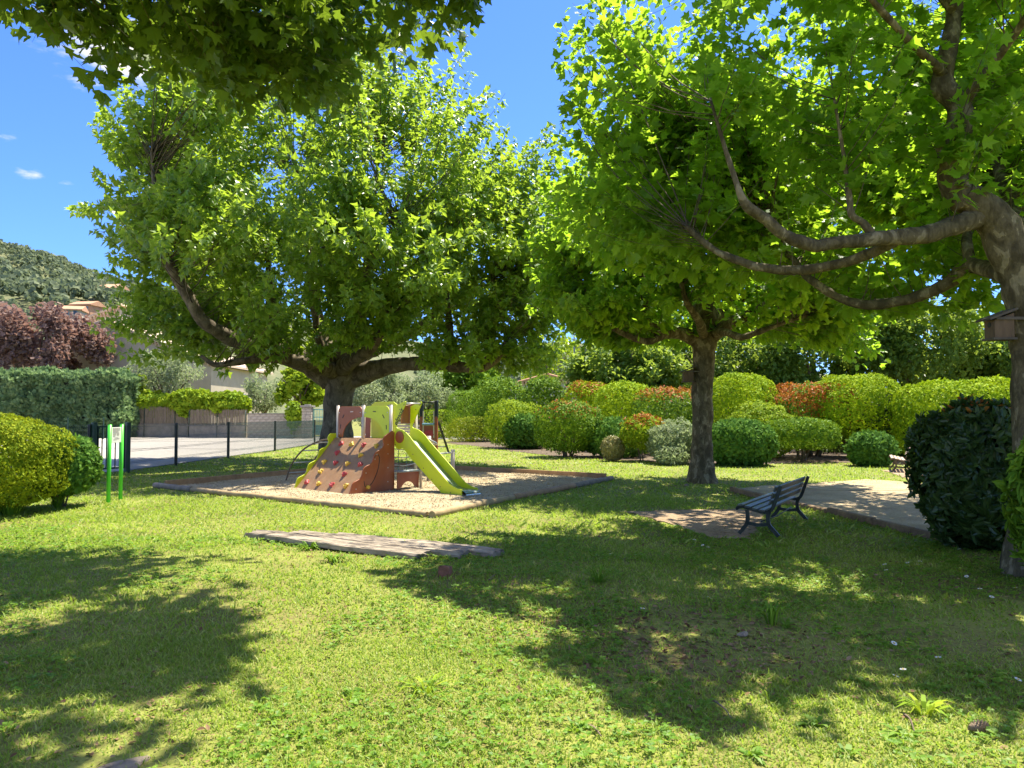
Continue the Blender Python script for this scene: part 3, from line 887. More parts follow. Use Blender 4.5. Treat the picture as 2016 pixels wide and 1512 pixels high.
# the middle tree with a nest box
TM = gd(1381, 950); YM = TM.y
mid = empty('plane_tree', TM)
tag(mid, 'slim straight plane tree left of the bench with a nest box', 'tree', 'plane trees of the park')
limb('trunk', [(1381, 957, YM, 40), (1381, 945, YM, 30), (1381, 925, YM, 25), (1382, 880, YM, 21.5), (1383, 800, YM, 20), (1385, 720, YM, 20), (1387, 660, YM, 24), (1388, 620, YM, 21), (1390, 580, YM, 15), (1396, 530, YM, 10)], mid, M['bark'], 6, 18, 2, .05)
sk = []
LM = [
    [(1376, 672, YM, 15), (1340, 655, YM - .3, 13), (1305, 655, YM - .6, 11.5), (1283, 640, YM - .7, 9.5), (1270, 605, YM - .8, 8), (1268, 570, YM - .8, 6), (1255, 500, YM - .8, 4), (1240, 420, YM - .8, 2.5)],
    [(1310, 658, YM - .6, 9), (1275, 672, YM - .8, 7), (1240, 662, YM - 1, 6), (1200, 640, YM - 1.2, 5), (1165, 600, YM - 1.3, 4), (1140, 540, YM - 1.3, 3)],
    [(1398, 668, YM, 15), (1430, 640, YM - .3, 12.5), (1470, 622, YM - .5, 10.5), (1510, 600, YM - .8, 8.5), (1560, 560, YM - 1, 6), (1600, 500, YM - 1.2, 4), (1620, 430, YM - 1.2, 2.5)],
    [(1402, 655, YM, 10), (1430, 655, YM - 1, 7.5), (1460, 664, YM - 1.4, 6.5), (1490, 655, YM - 1.6, 6), (1530, 640, YM - 1.8, 4.5), (1590, 620, YM - 2, 3)],
    [(1390, 600, YM, 13), (1400, 540, YM + .3, 10), (1420, 460, YM + .4, 7), (1430, 360, YM + .5, 4)],
    [(1384, 640, YM, 12), (1360, 600, YM + 1.0, 9), (1330, 540, YM + 1.6, 6.5), (1310, 450, YM + 1.8, 4)],
    [(1392, 640, YM, 12), (1440, 600, YM + 1.5, 9), (1500, 560, YM + 2.4, 7), (1540, 480, YM + 2.6, 4)],
    [(1386, 665, YM, 10), (1375, 630, YM - 1.4, 8), (1350, 590, YM - 2.2, 6), (1330, 510, YM - 2.6, 4)],
]
for i, s in enumerate(LM):
    sk += limb('limb', s, mid, M['bark'], 5, 10, 50 + i, .06)
envM = [(at(1120, 470, YM - .5), (1.3, 2.3, 2.4)), (at(1390, 410, YM), (4.4, 4.4, 3.0)), (at(1390, 575, YM), (4.5, 4.4, .9)), (at(1205, 560, YM - 1.0), (1.7, 2.8, 1.6)), (at(1650, 585, YM - .3), (1.7, 2.8, 1.35)),
        (at(1720, 690, YM - .4), (.6, 1.0, .45))]
grow(mid, sk, envM, 900, 42, .225, 'plane_mid', 'plane_near', 32, zmin=2.9, shoot_r=.018, inner=.4,
     cut=lambda E: ~((np.abs(E[:, 0] - 4.7) < 1.4) & (E[:, 2] < 3.7)))

# the near tree at the right edge
TR = gd(2035, 1132); YR = TR.y
rt = empty('plane_tree', TR)
tag(rt, 'near plane tree at the right edge with long sinuous branches', 'tree', 'plane trees of the park')
limb('trunk', [(2038, 1150, YR, 68.8), (2037, 1120, YR, 56.8), (2036, 1060, YR, 47.3), (2036, 950, YR, 42.1), (2036, 800, YR, 39.6), (2034, 680, YR, 39.6), (2026, 600, YR, 40.4), (2010, 540, YR, 39.6), (1990, 490, YR, 37.8), (1962, 440, YR, 36.1), (1925, 405, YR, 36.1), (1893, 385, YR, 31.0)], rt, M['bark'], 6, 20, 3, .05)
sk = []
LR = [
    [(1905, 400, YR, 29.2), (1880, 365, YR, 26.7), (1868, 325, YR, 23.2), (1874, 285, YR, 24.9), (1890, 245, YR, 26.7), (1884, 205, YR, 24.1), (1858, 170, YR, 22.4), (1860, 130, YR, 18.9), (1872, 80, YR + .1, 16.3), (1880, 0, YR + .2, 14.6), (1870, -120, YR + .3, 11.2), (1850, -260, YR + .4, 6.9)],
    [(1935, 425, YR, 24.1), (1890, 440, YR - .05, 19.8), (1830, 460, YR - .1, 17.2), (1780, 466, YR - .15, 15.9), (1720, 470, YR - .2, 14.6), (1640, 478, YR - .3, 12.9), (1600, 483, YR - .35, 12.5), (1545, 462, YR - .4, 11.6), (1505, 430, YR - .45, 10.8), (1470, 405, YR - .5, 9.9), (1455, 375, YR - .5, 6.9), (1430, 300, YR - .4, 4.3), (1400, 200, YR - .3, 2.6)],
    [(1770, 470, YR - .15, 12.0), (1710, 500, YR + .1, 10.3), (1640, 522, YR + .4, 9.9), (1570, 532, YR + .6, 9.5), (1500, 527, YR + .8, 8.6), (1440, 508, YR + .9, 7.7), (1400, 488, YR + 1, 6.9), (1350, 445, YR + 1.1, 5.2)],
    [(1990, 545, YR, 18.9), (1945, 530, YR + .5, 16.3), (1900, 525, YR + .9, 15.5), (1870, 555, YR + 1.1, 12.5), (1800, 585, YR + 1.4, 10.8), (1720, 600, YR + 1.7, 9.9), (1660, 590, YR + 1.9, 8.6), (1610, 560, YR + 2.0, 7.7), (1580, 535, YR + 2.1, 6.5), (1540, 470, YR + 2.3, 4.3), (1500, 380, YR + 2.4, 2.6)],
    [(1722, 470, YR - .2, 8.6), (1700, 440, YR - .2, 7.3), (1676, 422, YR - .2, 6.9), (1672, 385, YR - .2, 6.0), (1660, 300, YR - .2, 3.9), (1640, 180, YR - .1, 2.6)],
    [(1910, 520, YR + .9, 11.2), (1905, 490, YR + 1, 10.3), (1900, 430, YR + 1.3, 6.9), (1880, 330, YR + 1.6, 4.3), (1850, 200, YR + 1.8, 2.6)],
    [(2020, 560, YR, 25.8), (2080, 480, YR + .8, 20.6), (2180, 400, YR + 1.6, 15.5), (2280, 300, YR + 2.2, 10.3), (2350, 150, YR + 2.5, 6.0)],
    [(2010, 500, YR, 25.8), (1990, 400, YR + 1.3, 17.2), (1960, 300, YR + 2.4, 12.0), (1930, 180, YR + 3.0, 7.7), (1900, 40, YR + 3.4, 4.3)],
    [(1890, 210, YR, 12.0), (1960, 120, YR - .5, 8.6), (2040, 0, YR - 1.0, 6.0), (2100, -150, YR - 1.3, 3.4)],
    [(1862, 150, YR, 10.3), (1790, 80, YR - .6, 7.7), (1700, -20, YR - 1.0, 5.2), (1600, -160, YR - 1.2, 3.4)],
    [(1875, 20, YR, 8.6), (1760, -120, YR + .6, 6.9), (1600, -230, YR + 1.2, 4.3), (1450, -300, YR + 1.5, 2.6)],
]
for i, s in enumerate(LR):
    sk += limb('limb', s, rt, M['bark'], 5, 12, 80 + i, .05)
envR = [((3.6, 8.6, 6.3), (3.0, 1.9, 1.6)), (at(1350, 70, 10.8), (2.1, 1.9, 1.4)), ((4.9, 10.8, 6.9), (4.4, 4.4, 2.7)), ((5.2, 11.0, 5.0), (4.6, 4.3, 1.2)), (at(1270, 260, 10.8), (1.7, 2.2, 1.6)), (at(1170, 150, 10.8), (1.0, 1.4, 1.25)), (at(1900, 560, 10.4), (1.6, 1.6, .5)), ((8.5, 10.5, 6.0), (2.8, 4.0, 2.4)),
        (at(1150, 420, 12.2), (.95, 1.4, 1.0))]
grow(rt, sk, envR, 1450, 42, .178, 'plane', 'plane_near', 33, zmin=2.9, shoot_r=.013, inner=.35, sag=.36,
     cut=lambda E: ~((E[:, 1] < 6.6) & (E[:, 2] < 4.3)) & ~((E[:, 0] / E[:, 1] < .05) & (E[:, 2] > 3)) & ~((E[:, 1] < 10.4) & (E[:, 0] < 2.3)))

grow(rt, sk, [((6.4, 14.0, 6.3), (3.0, 2.4, 1.5)), ((9.0, 15.8, 6.3), (3.0, 3.0, 1.6)), ((10.5, 12.5, 6.5), (2.6, 3.0, 1.8)), ((11.0, 17.8, 6.5), (2.8, 2.4, 1.5))], 620, 46, .20, 'plane_low', 'plane_near', 36, zmin=3.4, shoot_r=.013, inner=.15, sag=.4)

# the tree standing behind the photographer on the left; its branches reach into the view
TF = Vector((-6.8, 4.2, 0))
ft = empty('plane_tree', TF)
tag(ft, 'plane tree whose leafy branches hang into the upper left', 'tree', 'plane trees of the park')
def w2(pts, n=5):
    s = spline(pts, n); return [Vector(q[:3]) for q in s], [q[3] for q in s]
def wlimb(name, pts, root, mat, sides=10):
    p, r = w2(pts)
    mb = MB(); mb.tube([q - root.location for q in p], r, sides); mb.build(name, mat, root)
    return p
wlimb('trunk', [(-6.8, 4.2, -.05, .40), (-6.8, 4.2, .3, .31), (-6.75, 4.3, 2, .27), (-6.6, 4.5, 3.6, .30), (-6.4, 4.8, 4.4, .22)], ft, M['bark'], 16)
sk = []
for s in ([(-6.5, 4.6, 4.00, 0.162), (-5.8, 6.0, 5.55, 0.043), (-4.9, 7.8, 6.75, 0.030), (-4.0, 9.6, 7.25, 0.020), (-3.0, 11.2, 7.55, 0.010)],
          [(-6.5, 4.6, 4.10, 0.144), (-5.0, 5.4, 5.40, 0.037), (-3.2, 6.6, 6.86, 0.023), (-1.6, 7.8, 7.35, 0.015), (-.3, 8.8, 7.55, 0.007)],
          [(-6.6, 4.8, 4.10, 0.144), (-6.4, 6.5, 5.93, 0.040), (-5.9, 8.8, 7.05, 0.026), (-5.2, 11.0, 7.65, 0.013)],
          [(-6.7, 4.6, 4.00, 0.144), (-7.8, 6.0, 5.55, 0.037), (-8.6, 7.6, 7.05, 0.020)],
          [(-5.0, 5.4, 5.40, 0.030), (-3.0, 5.6, 6.61, 0.020), (-1.0, 6.2, 7.42, 0.010)],
          [(-6.5, 4.5, 4.20, 0.162), (-6.3, 4.2, 5.60, 0.040), (-5.8, 3.8, 7.20, 0.020)]):
    sk += wlimb('limb', s, ft, M['bark'])
envF = [(at(55, 30, 10.4), (.55, .6, .28)), ((-3.1, 10.5, 6.75), (1.6, 1.8, .55)), ((-1.6, 9.3, 6.75), (1.3, 1.4, .5)), ((-.45, 8.2, 6.7), (.9, 1.2, .4)), ((-4.5, 10.4, 7.0), (1.7, 2.2, .5)), ((-3.0, 7.8, 7.1), (2.6, 1.9, .7)),
        ((-6.0, 7.4, 7.5), (2.6, 2.2, .7)), ((-.4, 6.8, 7.1), (1.1, 1.1, .45)), (at(290, 140, 10.4), (1.0, .8, .45)), (at(540, 195, 10.4), (1.0, .8, .35)), (at(130, 70, 10.4), (.6, .8, .45)),
        (at(700, 190, 10.2), (.6, .5, .25)), (at(860, 45, 9.4), (.7, .6, .3)), (at(420, 150, 10.4), (1.2, .8, .4))]
grow(ft, sk, envF, 360, 20, .26, 'plane', 'plane_shade', 34, zmin=3.9, shoot_r=.010, inner=.25, sag=.6, droop=.45, wild=.85)
grow(ft, sk, [((-3.4, 10.2, 8.1), (3.4, 3.2, .8)), ((-6.0, 8.4, 8.6), (3.0, 2.6, 1.0)), ((-.6, 8.0, 8.1), (1.5, 1.8, .6)), ((-.7, 6.2, 7.3), (1.6, 1.2, .5)), ((-2.6, 5.6, 7.4), (1.9, 1.5, .6))], 560, 26, .26, 'plane_low', 'plane_shade', 37, zmin=5, shoot_r=.010, inner=.2, sag=.5)
# ------------------------------------------------------------------ left background: hedge, walls, house
def cyp_hedge():
    Yh = 58.0
    x1 = (239 - 1008) / FPX * Yh; x0 = x1 - 16
    top = at(120, 736, Yh).z
    root = empty('cypress_hedge', ((x0 + x1) / 2, Yh + 1.2, 0))
    tag(root, 'tall clipped cypress hedge across the road at far left', 'hedge')
    rs = np.random.RandomState(5)
    hx_, hy_ = (x1 - x0) / 2, 1.3
    n = 17000
    # points on the front, the right end and the top of the box
    u = rs.rand(n); P = np.zeros((n, 3)); N = np.zeros((n, 3))
    a = u < .62
    P[a] = np.stack([rs.uniform(-hx_, hx_, a.sum()), np.full(a.sum(), -hy_), rs.uniform(0, top, a.sum())], 1); N[a] = (0, -1, .15)
    b = (u >= .62) & (u < .85)
    P[b] = np.stack([rs.uniform(-hx_, hx_, b.sum()), rs.uniform(-hy_, hy_, b.sum()), np.full(b.sum(), top)], 1); N[b] = (0, -.1, 1)
    c = u >= .85
    P[c] = np.stack([np.full(c.sum(), hx_), rs.uniform(-hy_, hy_, c.sum()), rs.uniform(0, top, c.sum())], 1); N[c] = (1, 0, .15)
    lump = (vnoise(P, .8, 3) - .5) * 1.0 + (vnoise(P, 2.4, 4) - .5) * .5
    P += N * (lump - .12)[:, None]
    # round the shoulders
    e = np.clip((P[:, 2] - (top - .5)) / .5, 0, 1); P[:, 1] += e * e * .3 * (P[:, 1] < 0)
    e = np.clip((P[:, 0] - (hx_ - .5)) / .5, 0, 1) * np.clip((P[:, 2] - (top - .8)) / .8, 0, 1); P[:, 2] -= e * .35
    nr = unit(N + rs.randn(n, 3) * .6); ax = unit(N * .5 + np.array([0, 0, .6]) + rs.randn(n, 3) * .6)
    Vv, Ff, _ = leaves(P, ax, nr, rs.uniform(.24, .5, n), 'spray', 1.3)
    tag(link('foliage', np_mesh('cypress_foliage', Vv, Ff), root, M['cypress']), kind='stuff')
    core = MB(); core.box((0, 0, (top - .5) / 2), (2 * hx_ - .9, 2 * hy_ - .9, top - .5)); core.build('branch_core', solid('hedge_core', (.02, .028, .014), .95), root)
cyp_hedge()

def fence(name, label, pts, h, post_mat, wire_mat, group=None, wire=.0048, vs_=.05, cat='fence', stiff=True):
    a0 = pts[0]
    root = empty(name, (a0[0], a0[1], 0)); tag(root, label, cat, group)
    for (x, y) in pts:
        mb = MB(); mb.box((x - a0[0], y - a0[1], h / 2 - .03), (.085, .085, h + .06), ch=.008)
        mb.build('post', post_mat, root)
    for (a, b) in zip(pts[:-1], pts[1:]):
        A, B = Vector((a[0] - a0[0], a[1] - a0[1], 0)), Vector((b[0] - a0[0], b[1] - a0[1], 0))
        L = (B - A).length; d = (B - A) / L
        mb = MB()
        k = int(L / vs_)
        for i in range(1, k):
            p = A + d * (L * i / k)
            mb.tube([p + Vector((0, 0, .05)), p + Vector((0, 0, h - .03))], wire, 3, cap=False, smooth=False)
        for z in (.07, .27, .31, .62, .66, .97, 1.01, h - .09):
            mb.tube([A + Vector((0, 0, z)), B + Vector((0, 0, z))], wire * 1.3, 3, cap=False, smooth=False)
        o = mb.build('wire_panel', wire_mat, root); tag(o, kind='stuff')
    return root

FPTS = [gd(px, py) for px, py in ((252, 930), (346, 917), (449, 902), (541, 889), (619, 876))]
FPTS = [(p.x, p.y) for p in FPTS] + [(-11.7, 54)]
fence('mesh_fence', 'dark green mesh fence between lawn and road, right of the gate', FPTS, 1.45, M['fencedark'], M['fencegreen'], 'park fences')
G0, G1 = gd(183, 936), gd(250, 931)
fence('mesh_fence', 'short run of mesh fence left of the green gate, beside the round shrubs', [(G0.x - .1, G0.y - .05), (G0.x - 1.0, 20.2), (G0.x - 1.9, 18)], 1.45, M['fencedark'], M['fencegreen'], 'park fences')
Yf = 55.5
fence('mesh_fence', 'faint blue green mesh fence at the foot of the tall cypress hedge', [((x - 1008) / FPX * Yf, Yf) for x in (-60, -5, 64, 135, 205)], 1.55, M['fencegreen'], M['fencegreen'], 'park fences', wire=.006, vs_=.2)

# garden gate in the fence
def park_gate():
    root = empty('metal_gate', G0); tag(root, 'dark green metal gate with vertical bars in the mesh fence', 'gate')
    d = (G1 - G0); L = d.length; rz = math.atan2(d.y, d.x); d = d / L
    H = 1.5
    for p, w in ((Vector((0, 0, 0)), .13), (d * L, .13)):
        mb = MB(); mb.box((p.x, p.y, H / 2), (w, w, H), rz, ch=.012); mb.build('post', M['fencegreen'], root)
    # leaf
    a, b = d * .12, d * (L - .12)
    mb = MB()
    for z in (.17, H - .12):
        mb.bar(a + Vector((0, 0, z)), b + Vector((0, 0, z)), .045, .05)
    for p in (a, b):
        mb.bar(p + Vector((0, 0, .145)), p + Vector((0, 0, H - .095)), .05, .05)
    mb.build('frame', M['fencegreen'], root)
    for i in range(1, 6):
        p = a + (b - a) * i / 6
        mb = MB(); mb.bar(p + Vector((0, 0, .19)), p + Vector((0, 0, H - .14)), .025, .025); mb.build('bar', M['fencegreen'], root)
    lk_ = MB(); p = b - d * .04; lk_.box((p.x, p.y - .03, 1.12), (.1, .05, .18), rz); lk_.build('lock', M['fencedark'], root)
    h = MB(); h.tube([(p.x, p.y - .06, 1.2), (p.x, p.y - .12, 1.2), (p.x - .08, p.y - .12, 1.2)], .011, 6); h.build('handle', M['steel'], root)
park_gate()

# walls across the road
def wall_run(name, label, pxa, pxb, Ya, Yb, yt, mat, base_h, reed=None, thick=.22):
    A = Vector(((pxa - 1008) / FPX * Ya, Ya, 0)); B = Vector(((pxb - 1008) / FPX * Yb, Yb, 0))
    root = empty(name, A); tag(root, label, 'wall')
    d = B - A; L = d.length; rz = math.atan2(d.y, d.x)
    mb = MB(); mb.box((d.x / 2, d.y / 2, base_h / 2), (L, thick, base_h), rz); mb.build('wall_base', mat, root, bevel=.02)
    cp = MB(); cp.box((d.x / 2, d.y / 2, base_h + .03), (L + .02, thick + .08, .06), rz); cp.build('coping', M['cap'], root)
    if reed:
        rs = np.random.RandomState(int(pxa))
        top = at(pxa, yt, Ya).z
        n = int(L / .028)
        mb = MB()
        for i in range(n):
            t = (i + .5) / n
            p = d * t
            o = Vector((-d.y, d.x, 0)) / L * rs.uniform(-.03, .03)
            h = top - rs.uniform(0, .12)
            mb.box((p.x + o.x, p.y + o.y - .04, (base_h + .04 + h) / 2), (.022, .022, h - base_h), rz + rs.uniform(-.5, .5), ch=0)
        o = mb.build('reed_screen', M['reed'], root); tag(o, kind='stuff')
        for k in range(int(L / 2.4) + 1):
            p = d * min(k * 2.4 / L, .995)
            mb = MB(); mb.tube([(p.x, p.y - .12, 0.05), (p.x, p.y - .12, top - .1)], .03, 6); mb.build('post', M['fencegreen'], root)
    return root
wall_run('garden_wall', 'low grey wall topped by a tall brown reed screen', 226, 372, 60.5, 60.5, 800, M['block'], 1.0, True)
wall_run('garden_wall', 'grey wall with the lower brown reed screen under yellow climbers', 374, 487, 59.5, 58.5, 806, M['block'], .9, True)
# block wall: courses of blocks as pieces
def block_wall():
    Ya = 58.0
    xa, xb = (488 - 1008) / FPX * Ya, (596 - 1008) / FPX * Ya
    root = empty('block_wall', (xa, Ya, 0)); tag(root, 'old concrete block wall left of the stone gate pillars', 'wall')
    L = xb - xa; top = at(540, 815, Ya).z
    mb = MB(); mb.box((L / 2, .1, top / 2), (L, .16, top - .02)); mb.build('mortar_core', M['block'], root)
    me = None; rnd = random.Random(4)
    ch = .2; cl = .45; k = 0
    rows = int(top / ch)
    for r in range(rows):
        off = -cl / 2 if r % 2 else 0
        x = off
        while x < L - .05:
            a, b = max(x, 0), min(x + cl, L)
            if b - a > .08:
                if abs((b - a) - cl) < 1e-6:
                    if me is None:
                        mb = MB(); mb.box((0, 0, 0), (cl - .025, .2, ch - .022), ch=.012)
                        o = mb.build('block', M['stone'], root); me = o.data
                    else:
                        o = bpy.data.objects.new('block', me); COL.objects.link(o); o.parent = root
                    o.location = ((a + b) / 2, .1 + rnd.uniform(-.014, .008), ch * (r + .5)); o.rotation_euler = (0, 0, rnd.uniform(-.02, .02))
                else:
                    mb = MB(); mb.box(((a + b) / 2, .1, ch * (r + .5)), (b - a - .025, .2, ch - .022), ch=.012); mb.build('block', M['stone'], root)
            x += cl
    cp = MB(); cp.box((L / 2, .1, rows * ch + .035), (L + .05, .3, .07)); cp.build('coping', M['cap'], root)
block_wall()
def pillar(px, Y, w, ytop, label):
    x = (px - 1008) / FPX * Y
    root = empty('gate_pillar', (x, Y, 0)); tag(root, label, 'pillar', 'stone gate pillars')
    top = at(px, ytop, Y).z - .2
    rnd = random.Random(px)
    core = MB(); core.box((0, 0, top / 2), (w - .06, w - .06, top)); core.build('mortar_core', M['cap'], root)
    z = 0.0
    while z < top - .05:
        h = rnd.uniform(.2, .34); h = min(h, top - z)
        s = rnd.uniform(-.12, .12)
        for a, b in ((-w / 2, s), (s, w / 2)):
            mb = MB(); mb.box(((a + b) / 2, rnd.uniform(-.015, .015), z + h / 2), (b - a - .025, w, h - .025), ch=.02); mb.build('stone', M['stone'], root)
        z += h
    cp = MB(); cp.box((0, 0, top + .07), (w + .2, w + .2, .14), ch=.03); cp.box((0, 0, top + .18), (w * .6, w * .6, .1), ch=.03); cp.build('cap', M['cap'], root)
pillar(606, 57.0, .72, 797, 'tall stone gate pillar beside the turquoise gate')
pillar(582, 58.6, .6, 801, 'second stone pillar behind the yellow climber')
def turq_gate():
    Yg = 57.2
    xa, xb = (616 - 1008) / FPX * Yg, (690 - 1008) / FPX * Yg
    root = empty('driveway_gate', (xa, Yg, 0)); tag(root, 'turquoise metal driveway gate half hidden by the big trunk', 'gate')
    L = xb - xa
    top = at(640, 805, Yg).z
    mb = MB()
    for z in (.12, top * .44, top * .72, top - .04):
        mb.box((L / 2, 0, z), (L, .06, .07))
    for x in (.04, L / 2, L - .04):
        mb.box((x, 0, top / 2 + .05), (.07, .055, top - .1))
    mb.build('frame', M['turq'], root)
    p = MB(); p.box((L / 2, .02, top * .28), (L - .1, .02, top * .32)); p.build('panel', M['turq'], root)
    for i in range(14):
        x = .12 + (L - .24) * i / 13
        b = MB(); b.box((x, 0, top * .72), (.025, .025, top * .52)); b.build('bar', M['turq'], root)
turq_gate()

# main house
def gable_house(name, label, px_ridge, px_right, Y, y_ridge, y_eave, depth, wall_mat, tile_mat, left_same=True, rz=0.0, cat='house', win=()):
    xr = (px_ridge - 1008) / FPX * Y; xe = (px_right - 1008) / FPX * Y
    zr = at(px_ridge, y_ridge, Y).z; ze = at(px_right, y_eave, Y).z
    hw = xe - xr
    root = empty(name, (xr, Y, 0), rz); tag(root, label, cat)
    t = .35
    mb = MB()
    zi, zj = zr - .3, ze - .3
    prof = [(-hw, 0), (hw, 0), (hw, zj), (0, zi), (-hw, zj)]
    mb.add([(a, 0, b) for a, b in prof] + [(a, depth, b) for a, b in prof],
           [(0, 1, 2, 3, 4), (9, 8, 7, 6, 5), (1, 6, 7, 2), (0, 4, 9, 5)])
    mb.build('wall', wall_mat, root)
    sl = (zr - ze) / hw
    for s in (-1, 1):
        rf = MB()
        # rounded tile rows running down the slope
        nrow = max(int((depth + .9) / .28), 1)
        v, f = [], []
        for i in range(nrow * 4 + 1):
            y = -.45 + (depth + .9) * i / (nrow * 4)
            b = .06 * abs(math.sin(math.pi * i / 4)) if i % 4 else 0
            for (a, off) in ((0, 0), (hw + .55, 0)):
                v.append((s * a, y, zr - a * sl + .06 + b))
            for (a, off) in ((0, 0), (hw + .55, 0)):
                v.append((s * a, y, zr - a * sl - .1))
        for i in range(nrow * 4):
            k = i * 4
            f += [(k, k + 1, k + 5, k + 4), (k + 2, k + 6, k + 7, k + 3), (k + 1, k + 3, k + 7, k + 5)]
        f += [(0, 2, 3, 1), (len(v) - 4, len(v) - 3, len(v) - 1, len(v) - 2)]
        rf.add(v, f); o = rf.build('roof', tile_mat, root)
        # genoise: rows of tile ends under the verge
        nt = int((hw + .4) / .32)
        for row in range(2):
            g = MB()
            for i in range(nt):
                a = .2 + i * .32
                g.tube([(s * a, -.34 + row * .14, zr - a * sl - .17 - row * .17), (s * a, .05, zr - a * sl - .17 - row * .17)], .13, 6, smooth=False)
            q = g.build('verge_tiles', M['tilepale'], o); tag(q, kind='stuff')
    rg = MB(); rg.tube([(0, -.5, zr + .1), (0, depth + .5, zr + .1)], .16, 8); rg.build('ridge', tile_mat, root)
    for (x, y, z, w, h, side, sh) in win:
        if side == 'front':
            fr = MB(); fr.box((x, -.03, z), (w + .12, .1, h + .12)); fo = fr.build('window', M['signwhite'], root)
            pn = MB(); pn.box((x, -.085, z), (w - .08, .02, h - .08)); pn.build('pane', M['pane'], fo)
            if sh:
                for q in (-1, 1):
                    s_ = MB(); s_.box((x + q * (w * .78 + .05), -.05, z), (w * .5, .06, h)); s_.build('shutter', M['shutter'], fo)
        else:
            fr = MB(); fr.box((hw + .03, y, z), (.1, w + .12, h + .12)); fo = fr.build('window', M['signwhite'], root)
            pn = MB(); pn.box((hw + .085, y, z), (.02, w - .08, h - .08)); pn.build('pane', M['pane'], fo)
            if sh:
                for q in (-1, 1):
                    s_ = MB(); s_.box((hw + .05, y + q * (w * .78 + .05), z), (.06, w * .5, h)); s_.build('shutter', M['shutter'], fo)
    return root
gable_house('house', 'beige rendered house with gently pitched tile roof behind the olive tree', 205, 415, 70, 631, 712, 16, M['wallbeige'], M['tilepale'],
            win=((5.6, 0, 2.6, 1.0, 1.4, 'front', True), (0, 3.0, 3.2, 1.0, 1.3, 'side', True), (0, 8.0, 3.2, 1.0, 1.3, 'side', True)))
def shed_block():
    Y = 84
    x0, x1 = (120 - 1008) / FPX * Y, (233 - 1008) / FPX * Y
    z0, z1 = at(120, 645, Y).z, at(233, 600, Y).z
    root = empty('house', (x0, Y, 0)); tag(root, 'taller beige house block with slanting tiled roof behind the purple plum', 'house')
    w = x1 - x0; dep = 9
    mb = MB(); pr = [(0, 0), (w, 0), (w, z1 - .3), (0, z0 - .3)]
    mb.add([(a, 0, b) for a, b in pr] + [(a, dep, b) for a, b in pr], [(0, 1, 2, 3), (7, 6, 5, 4), (1, 5, 6, 2), (0, 3, 7, 4), (3, 2, 6, 7)])
    mb.build('wall', M['wallbeige'], root)
    rf = MB(); rf.prism([(-.6, 0), (math.hypot(w, z1 - z0) + .3, 0), (math.hypot(w, z1 - z0) + .3, dep + 1), (-.6, dep + 1)], (0, -.5, z0 - .1), Vector((w, 0, z1 - z0)).normalized(), (0, 1, 0), .22)
    ro = rf.build('roof', M['tilepale'], root)
    for row in range(3):
        g = MB(); n = int(w / .34)
        for i in range(n):
            a = .2 + i * .34; zz = z0 + (z1 - z0) * a / w - .28 - row * .2
            g.tube([(a, -.42 + row * .14, zz), (a, .05, zz)], .14, 6, smooth=False)
        q = g.build('verge_tiles', M['tilepale'], ro); tag(q, kind='stuff')
    fr = MB(); fr.box((w * .6, -.03, 4.2), (1.1, .1, 1.5)); fo = fr.build('window', M['shutter'], root)
    pn = MB(); pn.box((w * .6, -.09, 4.2), (.8, .02, 1.2)); pn.build('pane', M['pane'], fo)
shed_block()
# village houses up the slope
def small_house(px, py, Y, w, h, label, mat, rz=0.0, d=9):
    p = at(px, py, Y)
    root = empty('house', (p.x, Y, p.z), rz); tag(root, label, 'house', 'houses on the hillside')
    mb = MB(); mb.box((0, 0, h / 2 - 4), (w, d, h + 8)); mb.build('wall', mat, root)
    rf = MB()
    rf.add([(-w / 2 - .5, -d / 2 - .5, h), (w / 2 + .5, -d / 2 - .5, h), (w / 2 + .5, d / 2 + .5, h), (-w / 2 - .5, d / 2 + .5, h), (-w / 2 - .5, 0, h + d * .22), (w / 2 + .5, 0, h + d * .22),
            (-w / 2 - .5, -d / 2 - .5, h - .35), (w / 2 + .5, -d / 2 - .5, h - .35), (w / 2 + .5, d / 2 + .5, h - .35), (-w / 2 - .5, d / 2 + .5, h - .35)],
           [(0, 1, 5, 4), (2, 3, 4, 5), (3, 0, 4), (1, 2, 5), (6, 9, 8, 7), (0, 6, 7, 1), (1, 7, 8, 2), (2, 8, 9, 3), (3, 9, 6, 0)])
    rf.build('roof', M['tile'], root)
    for i in (-1, 0, 1):
        f = MB(); f.box((i * w * .3, -d / 2 - .02, h * .55), (1.1, .1, 1.5)); fo = f.build('window', M['shutter'], root)
        q = MB(); q.box((i * w * .3, -d / 2 - .08, h * .55), (.8, .03, 1.2)); q.build('pane', M['pane'], fo)
small_house(208, 581, 345, 7.5, 2.6, 'pale house with red tile roof high on the wooded hillside', M['wallgrey'], .2)
small_house(226, 578, 352, 7, 2.4, 'smaller tiled house right of the pale hillside house', M['wallbeige'], -.1)
small_house(138, 626, 220, 7, 2.2, 'low tiled house peeping over the purple plum tree', M['wallbeige'], .25, 6)
small_house(172, 622, 235, 6.5, 3.2, 'red walled house with tiled roof above the plum tree', M['tile'], -.15, 6)

